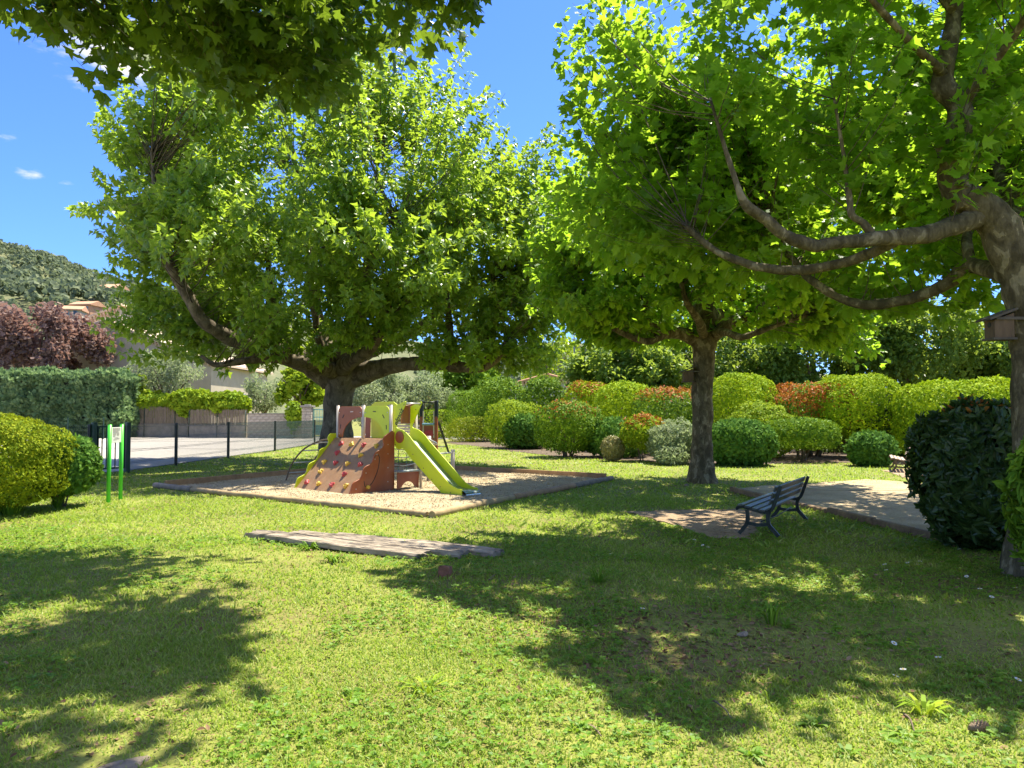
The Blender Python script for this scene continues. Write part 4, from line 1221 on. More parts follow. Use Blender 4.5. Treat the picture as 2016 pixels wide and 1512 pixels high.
# house and lamp seen between the trees
gable_house('house', 'low house with orange tile roof seen between the trees', 1078, 1180, 75, 737, 764, 14, M['wallgrey'], M['tile'], win=((-2.2, 0, 2.2, .9, 1.2, 'front', False),))
def lamp():
    p = Vector(((1131 - 1008) / FPX * 50, 50, 0))
    root = empty('lamp_post', p); tag(root, 'tall street lamp post with rust red foot behind the hedge', 'lamp')
    mb = MB(); mb.tube([(0, 0, 0), (0, 0, 3.95)], .085, 10); mb.build('lower_pole', M['rustpole'], root)
    mb = MB(); mb.tube([(0, 0, 3.95), (0, 0, 8.2)], [.065, .045], 10); mb.build('upper_pole', M['greypole'], root)
    mb = MB(); mb.tube([(0, 0, 8.1), (.1, -.2, 8.4), (.3, -.7, 8.5)], .035, 8); mb.build('arm', M['greypole'], root)
    mb = MB(); mb.box((.35, -.95, 8.5), (.22, .55, .1), ch=.02); mb.build('lamp_head', M['greypole'], root)
lamp()

# ------------------------------------------------------------------ background trees
def back_tree(name, label, px, Y, ytop, ybot, wpx, mat, leaf, n, seed, kind='clump', group='trees behind the shrubs', trunk=True, depth=None, zlow=None, ext=None):
    """free-standing tree farther off: trunk, limbs, leafy crown of many lumps"""
    rs = np.random.RandomState(seed)
    x = (px - 1008) / FPX * Y
    top = at(px, ytop, Y).z; bot = at(px, ybot, Y).z
    rx = wpx / 2 * Y / FPX; ry = depth or rx * .9; rz = (top - bot) / 2; cz = (top + bot) / 2
    root = empty(name, (x, Y, 0)); tag(root, label, 'tree', group)
    mb = MB(); r0 = max(.06, .035 * top)
    mb.tube([(0, 0, -.05), (.02, 0, bot * .5 + .1), (.05, .02, cz)], [r0 * 1.25, r0, r0 * .5], 10); mb.build('trunk', M['bark_big'], root)
    for i in range(6):
        a = i * 1.05 + rs.rand(); mb = MB()
        mb.tube([(.03, 0, bot * .8 + .2), (math.cos(a) * rx * .35, math.sin(a) * ry * .35, cz - rz * .25), (math.cos(a) * rx * .7, math.sin(a) * ry * .7, cz + rz * .3)], [r0 * .5, r0 * .3, r0 * .08], 6)
        mb.build('limb', M['bark_big'], root)
    # lumps
    nl = 46
    d = unit(rs.randn(nl, 3)); q = .35 + .6 * rs.rand(nl) ** .5
    C = d * q[:, None] * np.array([rx, ry, rz]); C[:, 2] += cz
    lr = min(rx, rz, ry) * rs.uniform(.22, .42, nl)
    w = rs.choice(nl, n, p=lr ** 2 / (lr ** 2).sum())
    dd = unit(rs.randn(n, 3)); rr = rs.rand(n) ** .4
    P = C[w] + dd * (lr[w] * rr)[:, None]
    P = P[P[:, 2] > .3]
    n = len(P)
    nr = unit(rs.randn(n, 3) * .6 + np.array([0, 0, 1.0])); ax = unit(rs.randn(n, 3) + np.array([0, 0, -.35]))
    Vv, Ff, _ = leaves(P, ax, nr, leaf * rs.uniform(.6, 1.3, n), kind)
    tag(link('crown', np_mesh('crown', Vv, Ff), root, M[mat]), kind='stuff')
    return root
back_tree('plum_tree', 'purple leaved plum tree above the cypress hedge', 70, 66, 606, 765, 250, 'plum', .30, 12000, 1, 'clump', 'trees behind the garden walls')
back_tree('olive_tree', 'pale silvery olive tree in front of the beige house', 330, 64, 690, 800, 160, 'silver', .26, 7000, 2, 'oval', 'trees behind the garden walls')
back_tree('fig_tree', 'bright green small tree right of the cypress hedge', 258, 62, 728, 812, 52, 'yellowgreen', .34, 2600, 3, 'clump', 'trees behind the garden walls')
back_tree('garden_tree', 'small light green tree left of the big plane trunk', 592, 62, 715, 800, 115, 'yellowgreen', .30, 5200, 4, 'clump', 'trees behind the garden walls')
back_tree('garden_tree', 'silvery shrubby tree right of the big plane trunk', 745, 58, 725, 835, 120, 'silver', .24, 7000, 5, 'oval', 'trees behind the garden walls')
back_tree('garden_tree', 'grey green bushy tree behind the far slatted bench', 830, 60, 730, 835, 120, 'silver', .24, 7000, 6, 'oval', 'trees behind the garden walls')
back_tree('garden_tree', 'grey twiggy shrub tree behind the block wall', 520, 66, 740, 815, 90, 'silver', .24, 3600, 7, 'oval', 'trees behind the garden walls')
back_tree('garden_tree', 'leafy tree filling the gap under the big plane crown', 925, 66, 700, 830, 150, 'green', .34, 5200, 8, 'clump', 'trees behind the garden walls')
back_tree('willow_tree', 'pale drooping tree above the orange roof', 1085, 110, 640, 800, 120, 'yellowgreen', .5, 4200, 9, 'oval', 'trees behind the shrubs')
back_tree('lime_tree', 'broad leafy tree right of the lamp post', 1235, 44, 640, 810, 230, 'plane_far', .30, 17000, 10, 'round')
back_tree('lime_tree', 'dense tree directly behind the slim plane trunk', 1420, 48, 600, 810, 260, 'plane_far', .30, 17000, 11, 'round')
back_tree('lime_tree', 'dark leafy tree behind the red tipped shrub', 1600, 45, 590, 810, 250, 'plane_far', .30, 17000, 12, 'round')
back_tree('lime_tree', 'tall bright tree behind the golden hedge', 1790, 44, 560, 800, 260, 'plane_far', .30, 17000, 13, 'round')
back_tree('lime_tree', 'leafy tree beside the right hand trunk in the background', 1985, 46, 600, 810, 270, 'plane_far', .30, 17000, 14, 'round')
back_tree('lime_tree', 'distant tree beyond the right edge of the hedge', 2210, 46, 560, 810, 300, 'plane_far', .36, 9000, 15, 'clump')
# climbers over the reed screens
for i, (a, b, t, bt, Y, lab) in enumerate(((240, 350, 774, 806, 61.3, 'yellow green climber spilling over the tall reed screen'), (330, 430, 770, 806, 60.6, 'mass of yellow climber above the middle of the reed screen'),
                                         (410, 490, 774, 814, 59.6, 'yellow climber end hanging beside the block wall'))):
    shrub('climber', lab, a, b, t, bt, 'yellowgreen', 'clump', 3000, .26, 2.2, .5, Y=Y, depth=1.6, seed=60 + i, cat='climber', stems=3, lump=.3, interior=.6)
shrub('climber', 'thin yellow climber growing on the stone pillar', 566, 592, 795, 850, 'yellowgreen', 'clump', 500, .22, 2.2, .3, Y=57.4, depth=.8, seed=64, cat='climber', stems=3, lump=.4)

# ------------------------------------------------------------------ clipped shrubs
S = shrub
gp = 'clipped shrubs along the bed'
S('box_shrub', 'yellow green rounded box shrub at the left edge', -150, 118, 822, 1012, 'box', 'round', 19000, .055, 2.5, .06, depth=2.2, seed=2, stems=9, lump=.12, interior=.5)
S('juniper_shrub', 'clipped green juniper with bare twigs beside the sign', 58, 177, 862, 1000, 'juniper', 'spray', 11700, .11, 2.5, .22, depth=1.3, seed=3, stems=12, lump=.14, interior=.35)
S('privet_shrub', 'tall dark clipped block behind the low box shrub', 879, 973, 768, 862, 'green', 'round', 6000, .13, 3.6, .02, seed=4, group=gp)
S('photinia_shrub', 'red tipped shrub behind the small ladder tower', 794, 890, 780, 848, 'green', 'round', 4200, .15, 2.8, .04, seed=5, group=gp, red=(.5, .6))
S('box_shrub', 'golden topped rounded hedge behind the ladder tower', 809, 905, 806, 862, 'gold', 'round', 4200, .11, 3.2, .02, seed=6, group=gp, lump=.13)
S('box_shrub', 'low flat topped box shrub left of the juniper', 884, 967, 822, 870, 'box', 'round', 4600, .09, 3.8, .02, seed=7, group=gp)
S('laurel_shrub', 'leafy green shrub standing behind the rounded bright one', 938, 1038, 748, 868, 'green', 'oval', 4200, .24, 2.7, .05, seed=8, group=gp, lump=.25)
S('privet_shrub', 'bright green rounded shrub between laurel and juniper', 955, 1069, 788, 882, 'yellowgreen', 'round', 5200, .13, 2.1, .03, seed=9, group=gp, lump=.22)
S('juniper_shrub', 'small dense blue green juniper dome left of the big dome', 995, 1072, 818, 884, 'juniper', 'spray', 3375, .20, 2.3, .02, seed=10, group=gp, lump=.13)
S('privet_shrub', 'big loose dome shrub with pale stems in mid bed', 1056, 1179, 792, 900, 'green', 'round', 7500, .11, 2.7, .14, seed=11, group=gp, lump=.2, stems=8, red=(.6, .25))
S('laurel_shrub', 'pale leafed bush behind the big loose dome', 1024, 1115, 745, 872, 'green', 'oval', 4200, .24, 2.6, .02, seed=12, group=gp, lump=.25)
S('juniper_shrub', 'wide low juniper behind the straw coloured ball', 1150, 1275, 826, 900, 'juniper', 'spray', 4050, .18, 2.4, .03, seed=13, group=gp, lump=.13)
S('straw_shrub', 'small straw coloured round shrub on the grass edge', 1185, 1228, 860, 908, 'straw', 'round', 3000, .07, 2.2, .02, seed=14, group=gp)
S('photinia_shrub', 'young red tipped shrub on a thin stem', 1227, 1306, 820, 908, 'yellowgreen', 'oval', 2600, .15, 2.2, .30, seed=15, group=gp, red=(.55, .6), lump=.3, stems=3)
S('sage_shrub', 'loose grey green shrub left of the slim plane trunk', 1279, 1373, 832, 913, 'silver', 'oval', 3600, .14, 2.0, .02, seed=16, group=gp, lump=.35)
S('photinia_shrub', 'long photinia hedge with orange tips left of centre', 1112, 1205, 752, 862, 'gold', 'round', 5200, .14, 3.4, .02, seed=17, group=gp, lump=.13, red=(.72, .55), Y=39)
S('privet_shrub', 'golden green hedge mass behind the young shrub', 1166, 1298, 756, 870, 'gold', 'round', 6500, .13, 3.2, .02, seed=18, group=gp, lump=.13, Y=37)
S('photinia_shrub', 'red topped clipped hedge left of the slim plane trunk', 1250, 1379, 768, 870, 'green', 'round', 6500, .13, 3.6, .02, seed=19, group=gp, red=(.80, .85), Y=34)
S('privet_shrub', 'tall golden dome right of the slim plane trunk', 1383, 1528, 738, 895, 'gold', 'round', 9000, .12, 2.6, .12, seed=20, group=gp, lump=.13, Y=33)
S('privet_shrub', 'lower golden dome in front of the red tipped ball', 1423, 1568, 797, 895, 'yellowgreen', 'round', 7000, .11, 2.4, .05, seed=21, group=gp, Y=31)
S('juniper_shrub', 'round green juniper ball beside the slim plane trunk', 1392, 1521, 830, 916, 'juniper', 'spray', 7200, .16, 2.5, .04, seed=22, group=gp, lump=.08)
S('box_shrub', 'small mushroom shaped shrub on a forked stem', 1506, 1642, 826, 908, 'green', 'oval', 5000, .13, 2.9, .32, seed=23, group=gp, stems=6, lump=.16)
S('photinia_shrub', 'orange red photinia ball among green domes', 1517, 1684, 756, 892, 'green', 'oval', 7500, .15, 2.7, .22, seed=24, group=gp, red=(.25, 1.0), Y=32, stems=7)
S('privet_shrub', 'tallest golden ball on bare branching stems', 1601, 1770, 740, 898, 'gold', 'round', 10000, .12, 2.7, .22, seed=25, group=gp, lump=.13, Y=31, stems=8)
S('juniper_shrub', 'small juniper ball left of the far wooden bench', 1674, 1759, 852, 918, 'juniper', 'spray', 4050, .15, 2.2, .02, seed=26, group=gp, lump=.13)
S('laurel_shrub', 'dark glossy laurel behind the far wooden bench', 1704, 1829, 784, 902, 'dark', 'oval', 5200, .22, 2.3, .02, seed=27, group=gp, lump=.25)
S('privet_shrub', 'broad golden flat topped hedge at the right', 1774, 2025, 750, 905, 'gold', 'round', 13000, .13, 3.8, .05, seed=28, group=gp, lump=.13, Y=28, depth=3)
S('privet_shrub', 'golden hedge continuing past the right hand trunk', 2007, 2212, 752, 905, 'gold', 'round', 6000, .14, 3.8, .05, seed=29, group=gp, lump=.13, Y=28, depth=3)
S('laurel_shrub', 'big dark leafy shrub in front of the right hand trunk', 1830, 2006, 808, 1088, 'dark', 'oval', 11000, .125, 3.4, .05, Y=9.9, depth=1.3, seed=30, stems=10, lump=.2, interior=.5, red=(.93, .14), up=.25)
S('ivy_plant', 'lighter green ivy bush at the right frame edge', 1996, 2120, 866, 1030, 'green', 'oval', 2600, .12, 2.2, .10, Y=7.6, depth=.5, seed=31, cat='plant', stems=4, lump=.3)
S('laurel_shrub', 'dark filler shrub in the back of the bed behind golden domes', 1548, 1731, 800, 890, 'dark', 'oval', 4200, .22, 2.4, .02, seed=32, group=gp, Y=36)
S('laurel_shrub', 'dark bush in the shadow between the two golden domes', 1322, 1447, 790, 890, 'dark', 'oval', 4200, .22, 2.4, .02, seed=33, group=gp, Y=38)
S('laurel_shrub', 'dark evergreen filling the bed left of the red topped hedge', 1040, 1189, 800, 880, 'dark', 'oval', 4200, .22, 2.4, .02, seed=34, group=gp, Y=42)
S('sage_shrub', 'low grey herb clump in front of the slim plane trunk', 1292, 1353, 880, 916, 'silver', 'oval', 900, .12, 2.0, .02, seed=35, group=gp, lump=.35, stems=2)
# ------------------------------------------------------------------ play frame
def play_frame():
    ang = R(-40)
    O = gd(690, 980)
    root = empty('climbing_frame', (O.x, O.y, .07), ang)
    tag(root, 'lime and brown climbing frame with ramp of coloured holds and slide', 'climbing frame')
    U, Vv, Z = Vector((1, 0, 0)), Vector((0, 1, 0)), Vector((0, 0, 1))
    W, RUN, H, TOP, BACK = 1.92, 1.05, 1.10, 1.86, 1.85
    # ramp
    sl = Vector((0, RUN, H)); SL = sl.length; sn = sl / SL; nrm = Vector((0, -H, RUN)) / SL
    mb = MB(); mb.prism([(-W, -.15), (-.02, -.15), (-.02, SL), (-W, SL)], (0, 0, 0), U, sn, .03)
    rampo = mb.build('climbing_ramp', M['ply'], root)
    rnd = random.Random(3)
    holds = [(.22, .12, 'r'), (.42, .125, 'y'), (.64, .13, 'r'), (.87, .14, 'y'), (.27, .30, 'r'), (.72, .32, 'y'), (.16, .49, 'y'), (.38, .49, 'r'), (.60, .49, 'y'), (.83, .49, 'r'),
             (.23, .67, 'y'), (.68, .68, 'r'), (.13, .88, 'r'), (.36, .885, 'y'), (.60, .885, 'r'), (.85, .885, 'y')]
    for (a, t, c) in holds:
        p = Vector((-W + a * W, 0, 0)) + sn * (SL * (1 - t)) + nrm * .015
        bm = bmesh.new()
        bmesh.ops.create_icosphere(bm, subdivisions=2, radius=.055)
        ph = rnd.uniform(0, 6.28)
        for v in bm.verts:
            d = v.co.normalized()
            k = 1 + .28 * math.sin(3 * math.atan2(d.y, d.x) + ph) + rnd.uniform(-.12, .12)
            v.co = Vector((v.co.x * k * 1.15, v.co.y * k * 1.1, max(v.co.z * 1.25, -.01)))
            if d.z > .86: v.co.z -= .03
        me = bpy.data.meshes.new('climbing_hold'); bm.to_mesh(me); bm.free()
        o = link('climbing_hold', me, rampo, M['holdred'] if c == 'r' else M['holdyel'])
        m = Matrix((U, sn, nrm)).transposed().to_4x4()
        o.matrix_local = Matrix.Translation(p) @ m @ Matrix.Rotation(rnd.uniform(0, 6.28), 4, 'Z')
    # wavy cheeks of the ramp
    def cheek(x, mat, nm, full):
        out = []
        N = 34
        for i in range(N + 1):
            t = i / N
            q = Vector((0, RUN * t, H * t)) + nrm * (.05 + .075 * (.5 - .5 * math.cos(2 * math.pi * (t * 3.6 + .05))) + (.05 if t > .9 else 0))
            out.append((q.y, q.z))
        if full:
            poly = [(-.06, -.1)] + out + [(RUN + .05, H + .20), (RUN + .12, H + .16), (RUN + .12, -.1)]
        else:
            poly = [(-.12, -.08)] + out + [(RUN + .05, H + .12), (RUN + .05, H - .1), (.06, -.1)]
        mb = MB(); mb.prism(poly, (x, 0, 0), Vv, Z, .028)
        return mb.build(nm, mat, root, bevel=.004)
    cheek(-W - .012, M['lime'], 'ramp_cheek', False)
    ck = cheek(.012, M['brown'], 'ramp_cheek', True)
    ck['label'] = 'large brown cheek panel beside the ramp'
    # curved groove and knob on the big cheek
    gpts = [(.028, .60, .74), (.028, .68, .80), (.028, .74, .74), (.028, .73, .58), (.028, .68, .42), (.028, .58, .24), (.028, .45, .13), (.028, .36, .14), (.028, .33, .25)]
    g = MB(); g.tube([Vector(q[:3]) for q in spline(gpts, 4)], .008, 6); g.build('groove', M['black'], ck)
    k = MB(); k.tube([(.02, .42, .12), (.075, .42, .12)], [.045, .04], 12); k.build('yellow_knob', M['holdyel'], ck)
    for (a, b) in ((.12, .10), (.38, .42), (.62, .70), (.8, .95), (.98, .2), (.98, .5), (.98, .8), (.98, 1.0)):
        s_ = MB(); s_.tube([(.024, a, b), (.032, a, b)], .012, 8); s_.build('bolt', M['steel'], ck)
    for t in (.05, .25, .45, .65, .85):
        q = Vector((-W - .03, RUN * t, H * t)) + nrm * .03
        s_ = MB(); s_.tube([q, q + Vector((.05, 0, 0)) * 0 + nrm * .012], .012, 8); s_.build('bolt', M['steel'], rampo)
    # posts
    for (x, y, b) in ((-W + .02, RUN + .06, 0), (-W / 2, RUN + .06, H - .1), (-.03, RUN + .06, 0), (-W + .02, BACK, 0), (-W / 2, BACK, 0), (-.03, BACK, 0)):
        mb = MB(); mb.tube([(x, y, b - .15), (x, y, TOP)], .038, 12); mb.tube([(x, y, TOP), (x, y, TOP + .012)], .036, 12); mb.build('post', M['postgrey'], root)
    # platform
    mb = MB(); mb.box((-W / 2, (RUN + BACK) / 2, H - .03), (W - .02, BACK - RUN, .06), ch=.008); mb.build('platform', M['ply'], root)
    # arched fronts
    def arch(x0, x1, y, mat, mirror, nm, zt=TOP - .02):
        w = x1 - x0; poly = []
        h = zt - H - .02; r = .12; leg = .16
        pts = [(0, 0), (0, h - r)]
        for i in range(1, 6):
            a = math.pi - i * math.pi / 10; pts.append((r + r * math.cos(a), h - r + r * math.sin(a)))
        for i in range(0, 6):
            a = math.pi / 2 - i * math.pi / 10; pts.append((w - r + r * math.cos(a), h - r + r * math.sin(a)))
        pts += [(w, h * .66)]
        for i in range(1, 9):
            a = math.pi / 2 + i * math.pi / 16
            pts.append((w + (w - leg) * math.cos(a), (h * .66) * math.sin(a) if i < 8 else 0))
        if mirror: pts = [(w - a, b) for a, b in pts][::-1]
        mb = MB(); mb.prism(pts, (x0, y, H + .02), U, Z, .022)
        o = mb.build(nm, mat, root, bevel=.003)
        # hand slots
        for (a, b, an) in ((w * .10, h * .35, 1.45), (w * .22, h * .68, .95), (w * .58, h * .83, .05)):
            if mirror: a, an = w - a, math.pi - an
            q = Vector((x0 + a, y - .0125, H + .02 + b)); d = Vector((math.cos(an), 0, math.sin(an))) * .05
            s_ = MB(); s_.bar(q - d, q + d, .006, .022); s_.build('hand_slot', M['edge'] if an < .1 else M['black'], o)
        for (a, b) in ((.05, h * .8), (.05, .08), (w - .05, h * .8)):
            q = (x0 + a, y - .011, H + .02 + b); s_ = MB(); s_.tube([q, (q[0], q[1] - .01, q[2])], .012, 8); s_.build('bolt', M['steel'], o)
        return o
    arch(-W + .06, -W / 2 - .04, RUN + .05, M['brown'], False, 'arch_panel')
    arch(-W / 2 + .04, -.07, RUN + .05, M['lime'], True, 'arch_panel')
    # back panels
    b0, b1 = -W / 2 - .62, -W / 2 + .30
    mb = MB(); mb.prism([(b0, H), (b1, H), (b1, TOP + .02), (b1 - .13, TOP + .09), (b0 + .13, TOP + .09), (b0, TOP + .02)], (0, BACK, 0), U, Z, .022); mb.build('back_panel', M['lime'], root, bevel=.003)
    mb = MB(); mb.prism([(-W + .06, H), (b0 - .04, H), (b0 - .04, TOP - .05), (-W + .1, TOP - .05)], (0, BACK, 0), U, Z, .022); mb.build('back_panel', M['brown'], root, bevel=.003)
    mb = MB(); mb.prism([(BACK - .45, H + .35), (BACK - .03, H + .35), (BACK - .03, TOP + .04), (BACK - .42, TOP - .02)], (-.03, 0, 0), Vv, Z, .022); mb.build('side_panel', M['brown'], root, bevel=.003)
    # slide
    prof = [(0, H + .02), (.28, H - .02), (.42, H - .10), (.56, H - .22), (1.40, .24), (1.55, .155), (1.68, .12), (2.0, .11), (2.10, .095), (2.16, .05), (2.165, -.02)]
    y0, y1 = RUN + .14, RUN + .58
    pr = spline([(a, b) for a, b in prof], 3)
    v, f = [], []
    for q in pr:
        v += [(q[0], y0, q[1]), (q[0], y1, q[1])]
    for i in range(len(pr) - 1):
        f.append((2 * i, 2 * i + 2, 2 * i + 3, 2 * i + 1))
    v += [(a, b, c - .02) for a, b, c in v]; n = len(pr) * 2
    f += [(q[3] + n, q[2] + n, q[1] + n, q[0] + n) for q in f[:len(pr) - 1]]
    mb = MB(); mb.add(v, f, True); chute = mb.build('slide_chute', M['chute'], root)
    side = [(.0, H - .10), (.10, H - .19), (.20, H - .21), (.28, H - .17), (.40, H - .25), (.50, H - .35), (1.44, .07), (1.50, -.04), (2.06, -.06), (2.06, .14), (1.95, .15), (1.82, .185), (1.70, .24), (1.60, .32), (.62, H - .02), (.50, H + .09), (.40, H + .16),
            (.28, H + .215), (.12, H + .25), (.08, H + .28), (.09, H + .33), (.385, TOP + .03), (.385, TOP + .065), (.35, TOP + .08), (.02, TOP - .03)]
    for y in (y0 - .014, y1 + .014):
        mb = MB(); mb.prism(side, (0, y, 0), U, Z, .024)
        sd = mb.build('slide_side', M['lime'], root, bevel=.004)
        for (a, b) in ((.62, H - .30), (.95, .52), (1.2, .30), (1.45, .16), (1.75, .06), (.06, H - .1), (.33, TOP), (.2, TOP - .1)):
            s_ = MB(); s_.tube([(a, y - .012, b), (a, y - .018, b)], .012, 8); s_.build('bolt', M['rustiron'], sd)
        if y < y1:
            s_ = MB(); s_.tube([(.20, y - .012, H + .06), (.20, y - .03, H + .06)], .13, 24, smooth=False); s_.build('brown_disc', M['brown'], sd)
            # lettering
            cu = bpy.data.curves.new('lettering', 'FONT'); cu.body = 'elmoz'; cu.size = .17; cu.extrude = .001; cu.offset = .003; cu.align_x = 'CENTER'; cu.align_y = 'CENTER'; cu.shear = .12
            t_ = bpy.data.objects.new('lettering_curve', cu); COL.objects.link(t_)
            bpy.context.view_layer.update()
            me = bpy.data.meshes.new_from_object(t_.evaluated_get(bpy.context.evaluated_depsgraph_get()))
            bpy.data.objects.remove(t_, do_unlink=True)
            lt = link('lettering', me, sd, M['black'])
            lt.matrix_local = Matrix.Translation((.165, y - .0145, TOP - .26)) @ Matrix.Rotation(math.pi / 2, 4, 'X') @ Matrix.Rotation(R(57), 4, 'Z')
    mb = MB(); mb.tube([(.35, y0, TOP + .03), (.35, y1, TOP + .03)], .018, 8); mb.build('grab_bar', M['steel'], root)
    # net, shelf and skirt under the slide side
    for y in (RUN + .25, RUN + .5):
        mb = MB(); mb.tube([(.0, y, .42), (.01, y, H - .1)], .008, 6); mb.build('rope', M['rope'], root)
    for z in (.55, .72, .9):
        mb = MB(); mb.tube([(0, RUN + .12, z), (.02, RUN + .38, z - .03), (0, BACK - .05, z)], .012, 6); mb.build('rung', M['steel'], root)
    mb = MB(); mb.box((.02, (RUN + .12 + BACK) / 2, .40), (.28, BACK - RUN - .16, .03), ch=.006); mb.build('shelf', M['shelf'], root)
    a0, a1 = RUN + .13, BACK - .03
    sk_ = [(a0, .0), (a0, .385), (a1, .385), (a1, .0)]
    for i in range(1, 8):
        an = math.pi * i / 8; sk_.append(((a0 + a1) / 2 + .2 * math.cos(an), .18 * math.sin(an)))
    mb = MB(); mb.prism(sk_, (.10, 0, 0), Vv, Z, .02); mb.build('skirt_panel', M['brown'], root, bevel=.003)
    mb = MB(); mb.tube([(.14, BACK, -.1), (.14, BACK, H)], .032, 10); mb.build('post', M['postgrey'], root)
    # curved ladder on the far left
    for y in (RUN + .0, BACK - .2):
        q = spline([(-W - .02, y, H - .03), (-W - .55, y, H - .07), (-W - 1.25, y, H - .30), (-W - 1.75, y, H - .70), (-W - 1.97, y, .0)], 5)
        mb = MB(); mb.tube([Vector(a) for a in q], .021, 8); mb.build('ladder_rail', M['rustiron'], root)
    for (x, z) in ((-W - .75, H - .12), (-W - 1.3, H - .33), (-W - 1.7, H - .64), (-W - 1.9, .2)):
        mb = MB(); mb.tube([(x, RUN + .0, z), (x, BACK - .2, z)], .016, 8); mb.build('rung', M['steel'], root)
    # stepping rail behind the slide
    inv = root.matrix_basis.inverted() if False else (Matrix.Translation(root.location) @ Matrix.Rotation(ang, 4, 'Z')).inverted()
    A, B = inv @ Vector((-2.07, 19.2, 0)), inv @ Vector((-1.58, 20.6, 0))
    for p, z in ((A, 1.12), (B, .72)):
        mb = MB(); mb.tube([(p.x, p.y, -.1), (p.x, p.y, z)], .055, 12); mb.build('rail_post', M['postgrey'], root)
    for z in (.22, .66):
        mb = MB(); mb.tube([(A.x, A.y, z), (B.x, B.y, z - .02)], .02, 8); mb.build('step_rail', M['steel'], root)
    mb = MB(); q = spline([(.3, BACK - .2, H + .10), (.34, BACK + .3, H - .12), (A.x, A.y - .5, 1.02), (A.x, A.y, 1.04)], 5); mb.tube([Vector(a) for a in q], .024, 8); mb.build('hand_rail', M['steel'], root)
play_frame()

# small ladder tower farther back
def ladder_tower():
    p = gd(844, 893)
    root = empty('ladder_tower', p, R(-8)); tag(root, 'small brown play tower with blue seat and top bar behind the slide', 'play tower')
    k = p.y / FPX
    w = 30 * k; H = 104 * k
    for s in (-1, 1):
        mb = MB(); mb.box((s * w / 2, 0, H * .34), (.13, .16, H * .72), ch=.015); mb.build('post', M['brown'], root)
        mb = MB(); mb.box((s * w / 2, .02, H * .83), (.15, .18, H * .34), ch=.02); mb.build('post_sleeve', M['fencedark'], root)
        mb = MB(); mb.box((s * (w / 2 - .1), -.06, H * .55), (.05, .03, H * .5)); mb.build('grip_strip', M['edge'], root)
    mb = MB(); mb.tube([(-w / 2, 0, H * .97), (w / 2, 0, H * .97)], .03, 8); mb.build('top_bar', M['fencedark'], root)
    mb = MB(); mb.box((0, -.02, H * .555), (w - .15, .4, .09), ch=.02); mb.build('seat', M['bluesteel'], root)
    mb = MB(); mb.prism([(-w / 2 + .08, 0), (w / 2 - .08, 0), (w / 2 - .08, H * .53), (-w / 2 + .08, H * .53)], (0, -.03, 0), (1, 0, 0), (0, 0, 1), .03); pn = mb.build('front_panel', M['brown'], root)
    for (a, b, c) in ((-.16, .37, .12), (.02, .41, .14), (.1, .36, .1), (-.02, .33, .1)):
        q = MB(); q.prism([(a * 1.3 + c * 1.4 * math.cos(t * .785), H * b + c * .6 * math.sin(t * .785)) for t in range(8)], (0, -.06, 0), (1, 0, 0), (0, 0, 1), .03); q.build('red_grip', M['holdred'], pn)
    mb = MB(); mb.bar((w / 2 + .02, .3, H * .6), (w / 2 + .38, .9, -.03), .07, .07); mb.build('stay', M['fencedark'], root)
    mb = MB(); mb.bar((-w / 2 - .02, .3, H * .6), (-w / 2 + .1, .9, -.03), .07, .07); mb.build('stay', M['fencedark'], root)
    for t in (.3, .55, .8):
        a = Vector((w / 2 + .02, .3, H * .6)).lerp(Vector((w / 2 + .38, .9, 0)), t); b = Vector((-w / 2 - .02, .3, H * .6)).lerp(Vector((-w / 2 + .1, .9, 0)), t)
        mb = MB(); mb.tube([a, b], .025, 6); mb.build('rung', M['fencedark'], root)
ladder_tower()

# ------------------------------------------------------------------ benches
def iron_bench(name, label, loc, rz, L, slat, iron, sc=1.0, group='park benches'):
    """x along the bench, -y is the side one sits facing"""
    root = empty(name, loc, rz); tag(root, label, 'bench', group)
    s = sc
    def P(x, y, z): return Vector((x, y * s, z * s))
    for x in (0.06, L - .06):
        mb = MB()
        def seg(path, w, t=.035):
            q = spline(path, 5)
            pts = [Vector((x, a[0] * s, a[1] * s)) for a in q]
            for a, b in zip(pts[:-1], pts[1:]):
                d = (b - a).normalized() * .004
                mb.bar(a - d, b + d, t, w * s)
        seg([(-.33, 0.0), (-.25, .10), (-.21, .17), (-.20, .27), (-.21, .36)], .055)
        seg([(.25, 0.0), (.15, .11), (.11, .17), (.10, .28), (.13, .37)], .055)
        seg([(-.21, .165), (-.05, .145), (.11, .165)], .05)
        seg([(-.33, .40), (-.27, .41), (-.17, .385), (-.03, .35), (.08, .345), (.15, .38), (.19, .46), (.24, .60), (.29, .745)], .05)
        seg([(-.33, .40), (-.36, .385), (-.35, .36)], .04)
        mb.build('end_frame', iron, root)
    for (y, z, a) in ((-.30, .432, .1), (-.19, .412, -.12), (-.085, .385, -.2), (.02, .368, -.05)):
        mb = MB(); mb.box(P(L / 2, y, z), (L, .085 * s, .03 * s), M=Matrix.Rotation(a, 4, 'X'), ch=.006); mb.build('seat_slat', slat, root)
    for (y, z) in ((.175, .50), (.21, .60), (.245, .70)):
        mb = MB(); mb.box(P(L / 2, y - .03, z), (L, .03 * s, .085 * s), M=Matrix.Rotation(R(-20), 4, 'X'), ch=.006); mb.build('back_slat', slat, root)
    mb = MB(); mb.tube([P(.06, .0, .2), P(L / 2, .0, .17), P(L - .06, .0, .2)], .009, 6); mb.build('tie_rod', iron, root)
    return root
N0, N1 = gd(1497, 1060), gd(1560, 1025)
d = (N0 - N1).normalized()
loc = N0 - d * 2.1
iron_bench('park_bench', 'dark green slatted bench seen from behind at the gravel edge', (loc.x, loc.y, ghs(loc.x, loc.y) + .015), math.atan2(d.y, d.x), 2.1, M['benchslat'], M['benchmetal'], .92)
